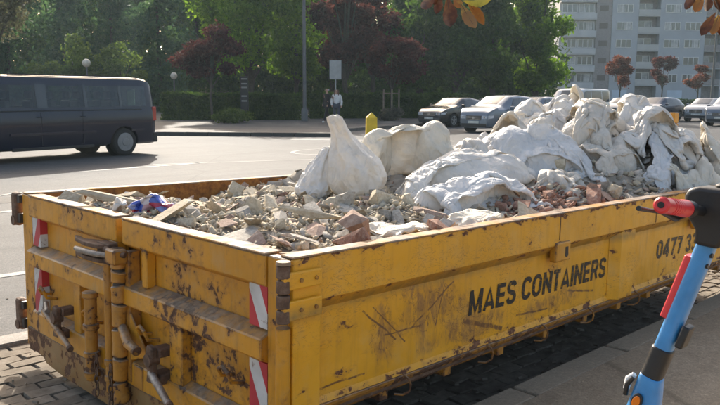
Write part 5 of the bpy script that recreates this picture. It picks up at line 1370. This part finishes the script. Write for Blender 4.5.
def car(label, px, d, heading, kind, mat, cat='car', group=None, dz=0):
    x, y = spot(px, d); t = empty('parked_car', (x, y, dz), heading, label, cat, group)
    K = {'sedan': dict(L=4.6, top=[(-2.3, .82), (-2.15, 1.0), (-1.7, 1.06), (-1.05, 1.34), (-.3, 1.44), (.35, 1.41), (.95, 1.14), (1.15, 1.02), (1.9, .90), (2.22, .74), (2.3, .58)], ws=(.38, 1.06), rs=(-1.68, -1.0), sw=[(-1.25, -.30, -.85, -.28), (-.22, .78, -.2, .30)]),
         'suv': dict(L=4.45, top=[(-2.22, .9), (-2.1, 1.15), (-1.75, 1.38), (-1.2, 1.50), (-.3, 1.56), (.35, 1.52), (.95, 1.24), (1.15, 1.13), (1.85, 1.02), (2.15, .86), (2.22, .66)], ws=(.38, 1.06), rs=(-2.05, -1.6), sw=[(-1.55, -.34, -1.25, -.32), (-.26, .80, -.24, .32)]),
         'hatch': dict(L=4.1, top=[(-2.05, .9), (-1.95, 1.12), (-1.6, 1.36), (-1.0, 1.46), (-.2, 1.49), (.4, 1.44), (1.0, 1.14), (1.2, 1.04), (1.75, .90), (2.0, .76), (2.05, .58)], ws=(.42, 1.1), rs=(-1.93, -1.55), sw=[(-1.4, -.30, -1.15, -.28), (-.22, .84, -.2, .36)]),
         'van': dict(L=4.9, top=[(-2.45, 1.5), (-2.38, 1.86), (-2.2, 1.94), (.8, 1.96), (1.1, 1.88), (1.75, 1.28), (1.85, 1.2), (2.3, 1.02), (2.42, .85), (2.45, .6)], ws=(1.14, 1.74), rs=None, sw=[(-2.2, -1.2, -2.15, -1.2), (-1.1, .2, -1.1, .2), (.3, 1.45, .3, 1.05)])}[kind]
    hL = K['L']/2; van = kind == 'van'; wid = .94 if van else .89
    c = Car(K['L'], K['top'], [(-hL, wid*.86), (-hL+.15, wid*.95), (-hL+.7, wid), (hL-.8, wid), (hL-.25, wid*.92), (hL, wid*.74)], [(-hL, 1.0 if not van else 1.12), (hL, .92 if not van else 1.08)], [(-hL, .62 if not van else .8), (-hL+.5, .66 if not van else .84), (0, .66 if not van else .84), (1.1, .68 if not van else .82), (hL, .7)])
    b = c.body().build('body', mat, t, smooth=True)
    wr = .33 if kind != 'suv' else .36; wx = (-hL+.88, hL-.86)
    cut = MB()
    for x_ in wx:
        for s in (-1, 1): cut.ring([(x_, s*(wid-.28), wr), (x_, s*(wid+.2), wr)], wr+.055, 24)
    boolean(b, cut); autosmooth(b, 35)
    for x_ in wx:
        for s in (-1, 1):
            wheel(t, x_, s*(wid-.13), wr)
            MB().ring([(x_, s*(wid-.29), wr), (x_, s*(wid-.275), wr)], wr+.05, 20).build('wheel_arch', TRIM, t)
    c.screen(K['ws'][0], K['ws'][1], .93).build('windscreen', CARGL, t, smooth=True)
    if K['rs']: c.screen(K['rs'][0], K['rs'][1], .88).build('rear_window', CARGL, t, smooth=True)
    for s in (-1, 1):
        for (a, b_, at, bt) in K['sw']: c.glass(a, b_, .1, .88, s, x0t=at, x1t=bt).build('side_window', CARGL, t, smooth=True)
        zc = .66 if not van else .8
        xx = hL-.13
        yy = wid*.70
        m = MB(); 
        for k in range(10):
            f = k/9; xk = hL-.05-.30*f; yk = lerp([(-hL, wid*.86), (hL-.8, wid), (hL-.25, wid*.92), (hL, wid*.74)], xk)
            for zz in (-.07+.03*f, .06-.015*f): m.v.append((xk+.012, s*(yk*.985+.006), zc+zz+.03*f))
        for k in range(9): m.f.append((2*k, 2*k+1, 2*k+3, 2*k+2))
        m.box(hL-.035, hL+.006, s*wid*.45 if s > 0 else -wid*.73, s*wid*.73 if s > 0 else -wid*.45, zc-.07, zc+.06)
        m.build('headlight', LAMPG, t, bevel=.004)
        MB().ring([(hL-.02, s*wid*.6, zc-.005), (hL+.012, s*wid*.6, zc-.005)], .042, 14).build('lamp_bulb', CHRM, t)
        o = MB().box(K['ws'][1]-.32, K['ws'][1]-.18, s*(wid+.0) if s > 0 else -(wid+.17), s*(wid+.17) if s > 0 else -wid, lerp(c.belt, 0)+.0, lerp(c.belt, 0)+.14).build('wing_mirror', mat, t, bevel=.03, seg=2)
        MB().box(-hL-.005, -hL+.05, s*wid*.55 if s > 0 else -wid*.84, s*wid*.84 if s > 0 else -wid*.55, .78, .95).build('tail_light', TAIL, t, bevel=.01)
        for hx_ in (K['sw'][-1][0]+.12, K['sw'][0][0]+.2):
            yh, zh = c.side(hx_, 0); MB().box(hx_-.08, hx_+.08, s*(yh+.004) if s > 0 else -(yh+.03), s*(yh+.03) if s > 0 else -(yh+.004), zh-.13, zh-.10).build('door_handle', mat, t, bevel=.005)
    g = MB().box(hL-.03, hL+.008, -wid*.42, wid*.42, .52, .72).build('grille', TRIM, t, bevel=.015)
    for z_ in (.57, .62, .67): MB().box(hL+.007, hL+.018, -wid*.40, wid*.40, z_-.009, z_+.009).build('grille_bar', CHRM, g)
    MB().ring([(hL+.012, 0, .62), (hL+.024, 0, .62)], .062, 20).build('badge', CHRM, g)
    MB().box(hL-.05, hL+.012, -wid*.7, wid*.7, .24, .40).build('bumper_intake', TRIM, t, bevel=.02)
    MB().box(hL+.010, hL+.024, -.26, .26, .40, .50).build('number_plate', PLATE, t)
    return t
PBLK = paint('black_metallic', (.016, .018, .022)); PSIL = paint('silver_metallic', (.13, .155, .19), .32, .4); PBLU = paint('dark_blue_metallic', (.02, .03, .055)); PGRY = paint('grey_metallic', (.16, .18, .2), .25, .5); PWHT = paint('white_paint', (.42, .45, .48), .3, 0)
HD = math.pi+R(3)
grp = 'cars parked across the street'
car('black parked saloon with a number plate, leftmost of the parked cars', 456, 37.5, HD, 'sedan', PBLK, group=grp)
car('silver parked car with a star grille right of the black saloon', 502, 32.2, HD, 'suv', PSIL, group=grp)
car('dark parked saloon whose roof shows behind the silver car', 492, 44, HD, 'sedan', PGRY, group=grp)
car('grey parked hatchback behind the silver car', 536, 41, HD, 'hatch', PSIL, group=grp)
car('white parked van with a dark windscreen behind the sacks', 578, 43, HD, 'van', PWHT, 'van', group=grp)
car('grey parked car whose roof shows just above the crest of the sacks', 624, 52, HD, 'sedan', PGRY, group=grp)
car('dark blue parked hatchback right of the crest of the sacks', 658, 47, HD-R(6), 'hatch', PBLU, group=grp)
car('grey saloon standing on the road at the right beside the lawn', 708, 47, HD, 'sedan', PGRY, group=grp)
car('pale silver car cut by the right edge of the picture', 733, 40, HD, 'suv', PSIL, group=grp)
# ---- the dark blue van passing on the left
vd = R(45)-R(36.4)                       # bearing of the rear, measured against +Y
rear = np.array([math.sin(R(45)+R(36.4)), math.cos(R(45)+R(36.4))])
rp = np.array(spot(133, 19.9)); cx_, cy2 = rp-rear*2.82
van = empty('passenger_van', (cx_+.9*rear[1]*0, cy2, 0), math.atan2(-rear[1], -rear[0]), 'dark blue passenger van driving past on the left, seen from its side', 'van')
vl = 2.82
vc = Car(5.64, [(-vl, 1.62), (-vl+.05, 1.80), (-vl+.14, 1.91), (-vl+.4, 1.955), (1.2, 1.965), (1.5, 1.88), (2.2, 1.26), (2.35, 1.18), (2.65, 1.02), (2.77, .82), (vl, .6)],
         [(-vl, .86), (-vl+.12, .93), (-vl+.5, .95), (1.7, .95), (2.3, .88), (vl, .66)], [(-vl, 1.16), (vl, 1.12)], [(-vl, .76), (-vl+.3, .80), (1.0, .80), (2.0, .74), (vl, .7)], .27)
VANP = paint('dark_navy_paint', (.003, .007, .024), .2, .0); VANP.node_tree.nodes['Principled BSDF'].inputs['Coat Weight'].default_value = .6; VANP.node_tree.nodes['Principled BSDF'].inputs['Specular IOR Level'].default_value = .3
vb = vc.body(80).build('body', VANP, van, smooth=True)
cut = MB(); wxs = (-vl+.99, vl-.98)
for x_ in wxs:
    for s in (-1, 1): cut.ring([(x_, s*.66, .34), (x_, s*1.1, .34)], .405, 28)
boolean(vb, cut)
boolean(vb, MB().box(-vl+.12, 1.35, -.72, .72, .55, 1.86))
wins = [(-vl+.22, -vl+.80, .30), (-vl+.86, -.72, .0), (-.64, .22, 0), (.42, 1.30, 0)]
wins = [(-2.52, -1.78), (-1.73, -.80), (-.75, .22), (.46, 1.45)]
zb0, zb1 = 1.24, 1.74
cut = MB()
for a, b in wins: cut.box(a, b, -1.2, 1.2, zb0, zb1)
boolean(vb, cut); autosmooth(vb, 30)
def vy(z, x=0): q = vc.ring(x); return q[6][0]+(q[10][0]-q[6][0])*((z-q[6][1])/(q[10][1]-q[6][1]))
for s in (-1, 1):
    for a, b in wins:
        V = []
        for zz in (zb0-.0, zb1):
            for xx in (a, b):
                for l_ in (-.004, -.010): V.append((xx, s*(vy(zz)+.012+l_), zz))
        MB().add(V, [(0,2,6,4), (1,5,7,3), (0,4,5,1), (2,3,7,6), (0,1,3,2), (4,6,7,5)]).build('side_window', VANGL, van)
    for a, b in zip([wins[0][1], wins[1][1], wins[2][1]], [wins[1][0], wins[2][0], wins[3][0]]):
        V = [(xx, s*(vy(zz)+.016+l_), zz) for zz in (zb0-.03, zb1+.02) for xx in (a-.012, b+.012) for l_ in (0, -.012)]
        MB().add(V, [(0,2,6,4), (1,5,7,3), (0,4,5,1), (2,3,7,6), (0,1,3,2), (4,6,7,5)]).build('window_pillar', CARGL, van)
    V = [(xx, s*(vy(1.2)+l_), zz) for zz in (1.145, 1.165) for xx in (-2.35, 1.6) for l_ in (.022, -.01)]
    MB().add(V, [(0,2,6,4), (1,5,7,3), (0,4,5,1), (2,3,7,6), (0,1,3,2), (4,6,7,5)]).build('slide_rail', TRIM, van)
    yb = .957
    MB().box(-1.0, 1.15, s*yb-.01, s*yb+.01, .60, .66).box(-2.40, -2.02, s*yb-.012, s*yb+.006, .60, .66).build('rub_strip', VANP, van, bevel=.004)
    MB().box(-.95, 1.1, s*.90-.03, s*.90+.03, .26, .33).build('sill', TRIM, van, bevel=.01)
    MB().ring([(-.72, s*yb, 1.02), (-.58, s*yb, 1.02)], .016, 8).build('door_handle', VANP, van); MB().ring([(.38, s*yb, 1.02), (.52, s*yb, 1.02)], .016, 8).build('door_handle', VANP, van)
    MB().box(-vl-.01, -vl+.11, s*.80 if s > 0 else -.93, .93 if s > 0 else -.80, .86, 1.22).build('tail_light', TAIL, van, bevel=.015)
    MB().box(1.62, 1.80, s*.96 if s > 0 else -1.14, 1.14 if s > 0 else -.96, 1.12, 1.36).build('wing_mirror', TRIM, van, bevel=.03)
    for x0_ in (-.66, .40, 1.45): MB().box(x0_-.004, x0_+.004, s*(.951)-.006, s*(.951)+.003, .36, 1.12).build('door_gap', TRIM, van)
    for x_ in wxs:
        wheel(van, x_, s*.83, .345, .22, steel=True)
        MB().ring([(x_, s*.655, .34), (x_, s*.67, .34)], .40, 20).build('wheel_arch', TRIM, van)
    MB().box(-vl+.4, 1.0, s*.70-.02, s*.70+.02, 1.955, 1.985).build('roof_rail', TRIM, van)
MB().box(-vl-.06, -vl+.10, -.90, .90, .30, .56).build('rear_bumper', TRIM, van, bevel=.03)
vc.screen(1.55, 2.17, .95).build('windscreen', CARGL, van, smooth=True)
SEAT = plain('seat_fabric', (.09, .085, .08), .9)
for x_ in (-2.0, -1.1, -.1, 1.0):
    for y_ in (-.45, 0, .45) if x_ < .8 else (-.42, .42):
        s_ = MB().box(x_-.08, x_+.06, y_-.20, y_+.20, .75, 1.38).build('seat', SEAT, van, bevel=.04, seg=2); MB().box(x_-.06, x_+.05, y_-.11, y_+.11, 1.42, 1.60).build('headrest', SEAT, s_, bevel=.04, seg=2)
MB().box(-2.40, -2.37, .35, .62, 1.26, 1.66).build('window_poster', plain('pale_poster', (.5, .6, .35), .6), van)
# ================================================================ PEOPLE
def skinmesh(name, verts, edges, radii, mat, parent, sub=2):
    me = bpy.data.meshes.new(name); me.from_pydata(verts, edges, []); o = link(name, me, mat, parent)
    sk = o.modifiers.new('skin', 'SKIN'); sk.use_smooth_shade = True
    for i, r_ in enumerate(radii):
        v = me.skin_vertices[0].data[i]; v.radius = r_ if hasattr(r_, '__len__') else (r_, r_); v.use_root = (i == 0)
    s_ = o.modifiers.new('sub', 'SUBSURF'); s_.levels = sub; s_.render_levels = sub
    return o
def person(px, d, rz, h, top_mat, leg_mat, hair_mat, label, stride=.22, arm=.1, longhair=True, shoe_mat=None):
    x, y = spot(px, d); t = empty('person', (x, y, .13 if d > 31 else 0), rz, label, 'person'); k = h/1.70
    sk = SKIN
    J = [(0, 0, .93), (0, 0, 1.12), (0, 0, 1.34), (0, 0, 1.46), (.01, 0, 1.53), (.02, 0, 1.62), (.01, 0, 1.69),
         (0, .10, .90), (stride*.5, .10, .50), (stride*.9, .10, .09), (stride*.9+.14, .10, .04),
         (0, -.10, .90), (-stride*.2, -.10, .50), (-stride*1.1, -.10, .12), (-stride*1.1+.13, -.10, .05),
         (0, .18, 1.38), (-arm*.4, .25, 1.12), (arm*1.2, .24, .88), (arm*1.6, .23, .80),
         (0, -.18, 1.38), (-arm*.2, -.25, 1.12), (arm*.9, -.22, .90), (arm*1.3, -.21, .82)]
    Rr = [(.12, .15), (.10, .125), (.11, .16), (.06, .07), .05, (.088, .075), (.07, .06), .085, .058, .04, .035, .085, .058, .04, .035, .055, .042, .032, .03, .055, .042, .032, .03]
    E_ = [(0,1),(1,2),(2,3),(3,4),(4,5),(5,6),(0,7),(7,8),(8,9),(9,10),(0,11),(11,12),(12,13),(13,14),(2,15),(15,16),(16,17),(17,18),(2,19),(19,20),(20,21),(21,22)]
    sc_ = lambda P: [(a*k, b*k, c*k) for a, b, c in P]
    skinmesh('body', sc_(J), E_, Rr, sk, t)
    sel = [0, 1, 2, 3, 15, 16, 17, 19, 20, 21]; mp = {s: i for i, s in enumerate(sel)}
    ee = [(mp[a], mp[b]) for a, b in E_ if a in mp and b in mp]
    def grow(r_, g): return tuple(q+g for q in r_) if hasattr(r_, '__len__') else r_+g
    skinmesh('shirt', sc_([J[i] for i in sel]), ee, [grow(Rr[i], .022 if i != 3 else .0) for i in sel], top_mat, t)
    sel = [0, 7, 8, 9, 11, 12, 13]; mp = {s: i for i, s in enumerate(sel)}; ee = [(mp[a], mp[b]) for a, b in E_ if a in mp and b in mp]
    skinmesh('trousers', sc_([J[i] for i in sel]), ee, [grow(Rr[i], .014) for i in sel], leg_mat, t)
    for a, b in ((9, 10), (13, 14)): skinmesh('shoe', sc_([J[a], J[b]]), [(0, 1)], [(.055, .05), (.045, .045)], shoe_mat or TRIM, t)
    hp = [(-.02, 0, 1.67), (-.05, 0, 1.60)]+([(-.075, 0, 1.50), (-.07, 0, 1.40)] if longhair else [(-.05, 0, 1.57)])
    if longhair:
        for s in (-1, 1): skinmesh('hair_lock', sc_([(.01, s*.045, 1.70), (.015, s*.09, 1.62), (.03, s*.10, 1.50), (.05, s*.10, 1.38)]), [(0, 1), (1, 2), (2, 3)], [(.05, .05), (.045, .035), (.045, .03), (.03, .025)], hair_mat, t)
    skinmesh('hair', sc_(hp), [(i, i+1) for i in range(len(hp)-1)], [(.085, .09), (.075, .095)]+([(.05, .09), (.03, .07)] if longhair else [(.06, .07)]), hair_mat, t)
    for s in (-.032, .032): MB().ring([(.098*k, s*k, 1.63*k), (.108*k, s*k, 1.63*k)], .011, 8).build('eye', TRIM, t)
    MB().ring([(.10*k, 0, 1.62*k), (.125*k, 0, 1.595*k)], [.010, .014], 8).build('nose', sk, t, smooth=True)
SKIN = plain('skin', (.42, .25, .18), .6); CLW = plain('white_blouse', (.62, .60, .58), .8); CLB = plain('black_coat', (.012, .012, .014), .9); CLJ = plain('grey_trousers', (.05, .055, .07), .85); HBR = plain('brown_hair', (.10, .045, .02), .6); HGR = plain('grey_hair', (.3, .3, .31), .7)
person(336, 36.0, R(-135), 1.66, CLW, CLJ, HBR, 'woman with long brown hair and a white blouse walking on the far pavement', .12)
person(326.5, 37.0, R(170), 1.72, CLB, CLB, HGR, 'person in black clothes with grey hair and white shoes beside the woman in white', .25, longhair=False, shoe_mat=CLW)
# ================================================================ HANGING CHESTNUT LEAVES
def leafmat(name, cols):
    m = NT(name); c = m.coord('Generated'); co = m.coord(); n = m.noise(co, 35, 5, .6)
    sp_ = m.n('SeparateXYZ', Vector=c); 
    v = m.math('ADD', m.math('MULTIPLY', n, .7), m.math('MULTIPLY', sp_.outputs[2], .3))
    col = m.ramp(v, [(.3+.4*i/(len(cols)-1), q) for i, q in enumerate(cols)])
    m.set(Base_Color=col, Roughness=.5); m.bump(m.noise(co, 60, 3), .3, .002)
    tr = m.n('BsdfTranslucent', Color=m.mix(1., col, (1.5, 1.2, .8), 'MULTIPLY')); mx = m.n('MixShader', i0=.42, i1=m.b.outputs[0], i2=tr.outputs[0]); m.t.links.new(mx.outputs[0], m.o.inputs[0]); return m.m
LRED = leafmat('autumn_red_leaf', [(.07, .03, .015), (.17, .075, .028), (.26, .15, .05)]); LYEL = leafmat('yellow_green_leaf', [(.35, .34, .03), (.52, .5, .06), (.35, .40, .05)]); LBRN = leafmat('browning_leaf', [(.30, .17, .04), (.24, .15, .05), (.45, .36, .08)])
TWIG = plain('twig_bark', (.09, .05, .03), .8)
def leaflet(parent, p0, p1, wd, mat, curl=.1, seed=0):
    """obovate leaflet from its stalk p0 to its tip p1"""
    p0, p1 = Vector(p0), Vector(p1); d = p1-p0; ln_ = d.length; d.normalize(); rl = random.Random(seed)
    view = (p0-Vector(CAMP)).normalized(); sdv = d.cross(view).normalized(); nn = sdv.cross(d).normalized()
    tw = rl.uniform(-.6, .6); sdv = (sdv*math.cos(tw)+nn*math.sin(tw)).normalized(); nn = sdv.cross(d).normalized()
    V = []; n = 12
    for i in range(n+1):
        t = i/n; w_ = wd*.5*(math.sin(math.pi*min(1, t**1.35*1.0))**.8 if t < 1 else 0)*(1+.06*math.sin(t*40))
        c = p0+d*ln_*t+nn*(-curl*ln_*t*t)
        for f in (-1, -.5, 0, .5, 1): V.append(c+sdv*w_*f+nn*(abs(f)*w_*.30))
    Vb = [v-nn*.0008 for v in V]
    F = [(i*5+j, i*5+j+1, (i+1)*5+j+1, (i+1)*5+j) for i in range(n) for j in range(4)]; q = len(V)
    F2 = [tuple(a+q for a in f[::-1]) for f in F]
    o = MB().add([tuple(v) for v in V+Vb], F+F2).build('leaflet', mat, parent, smooth=True)
    mr = MB().ring([tuple(p0+nn*.001), tuple(p0+d*ln_*.5+nn*(.001-curl*ln_*.25)), tuple(p1+nn*(.001-curl*ln_))], [.0016, .0012, .0004], 5).build('midrib', TWIG, o)
    return o
def cluster(label, hub, leaves, d, twig):
    t = bpy.data.objects.new('hanging_branch', None); COL.objects.link(t); tag(t, label, 'branch')
    MB().ring([tuple(ray(a, b, dd)) for a, b, dd in twig], [.006]*(len(twig)-1)+[.003], 8).build('twig', TWIG, t, smooth=True)
    for i, (h_, tip, wd, mt, dd) in enumerate(leaves):
        leaflet(t, ray(*h_, d), ray(*tip, dd), wd/FPX*d, mt, .12, i+int(hub[0]))
cluster('hanging chestnut twig with red, brown and yellow-green leaflets at the top centre', (452, -6),
        [((436, -6), (420, 12), 10, LRED, 3.1), ((440, -7), (437, 15), 9, LRED, 3.2), ((447, -4), (452, 29), 15, LRED, 3.15), ((444, -8), (432, 4), 8, LRED, 3.2),
         ((454, -5), (461, 9), 9, LBRN, 3.2), ((460, 2), (476, 32), 12, LBRN, 3.1), ((466, 0), (486, 24), 11, LBRN, 3.2), ((462, 1), (494, 1), 13, LYEL, 3.1), ((458, -8), (484, -6), 12, LYEL, 3.3)], 3.2,
        [(470, -90, 3.3), (462, -50, 3.25), (456, -20, 3.2), (452, -6, 3.2)])
cluster('hanging twig with reddish brown leaflets in the top right corner', (705, -6),
        [((700, -6), (680, 10), 9, LRED, 3.9), ((704, -6), (694, 13), 10, LBRN, 4), ((708, -6), (708, 12), 10, LRED, 4), ((714, -6), (722, 10), 10, LRED, 4),
         ((716, 12), (700, 37), 10, LRED, 4), ((719, 14), (712, 36), 9, LBRN, 4), ((722, 12), (720, 34), 9, LRED, 4.1), ((698, -8), (686, -2), 9, LRED, 4)], 4,
        [(725, -90, 4.1), (716, -40, 4), (712, -10, 4), (720, 12, 4)])

# ================================================================ AIR
hz = MB().box(-292, 492, -292, 492, -1.7, 27.5).build('haze', None); tag(hz, kind='stuff')
hm = bpy.data.materials.new('haze_air'); hm.use_nodes = True; hn = hm.node_tree; hn.nodes.clear()
pv = hn.nodes.new('ShaderNodeVolumePrincipled'); pv.inputs['Color'].default_value = (.68, .88, 1, 1); pv.inputs['Density'].default_value = .00034; pv.inputs['Anisotropy'].default_value = .45
ho = hn.nodes.new('ShaderNodeOutputMaterial'); hn.links.new(pv.outputs[0], ho.inputs['Volume']); hz.data.materials.append(hm)
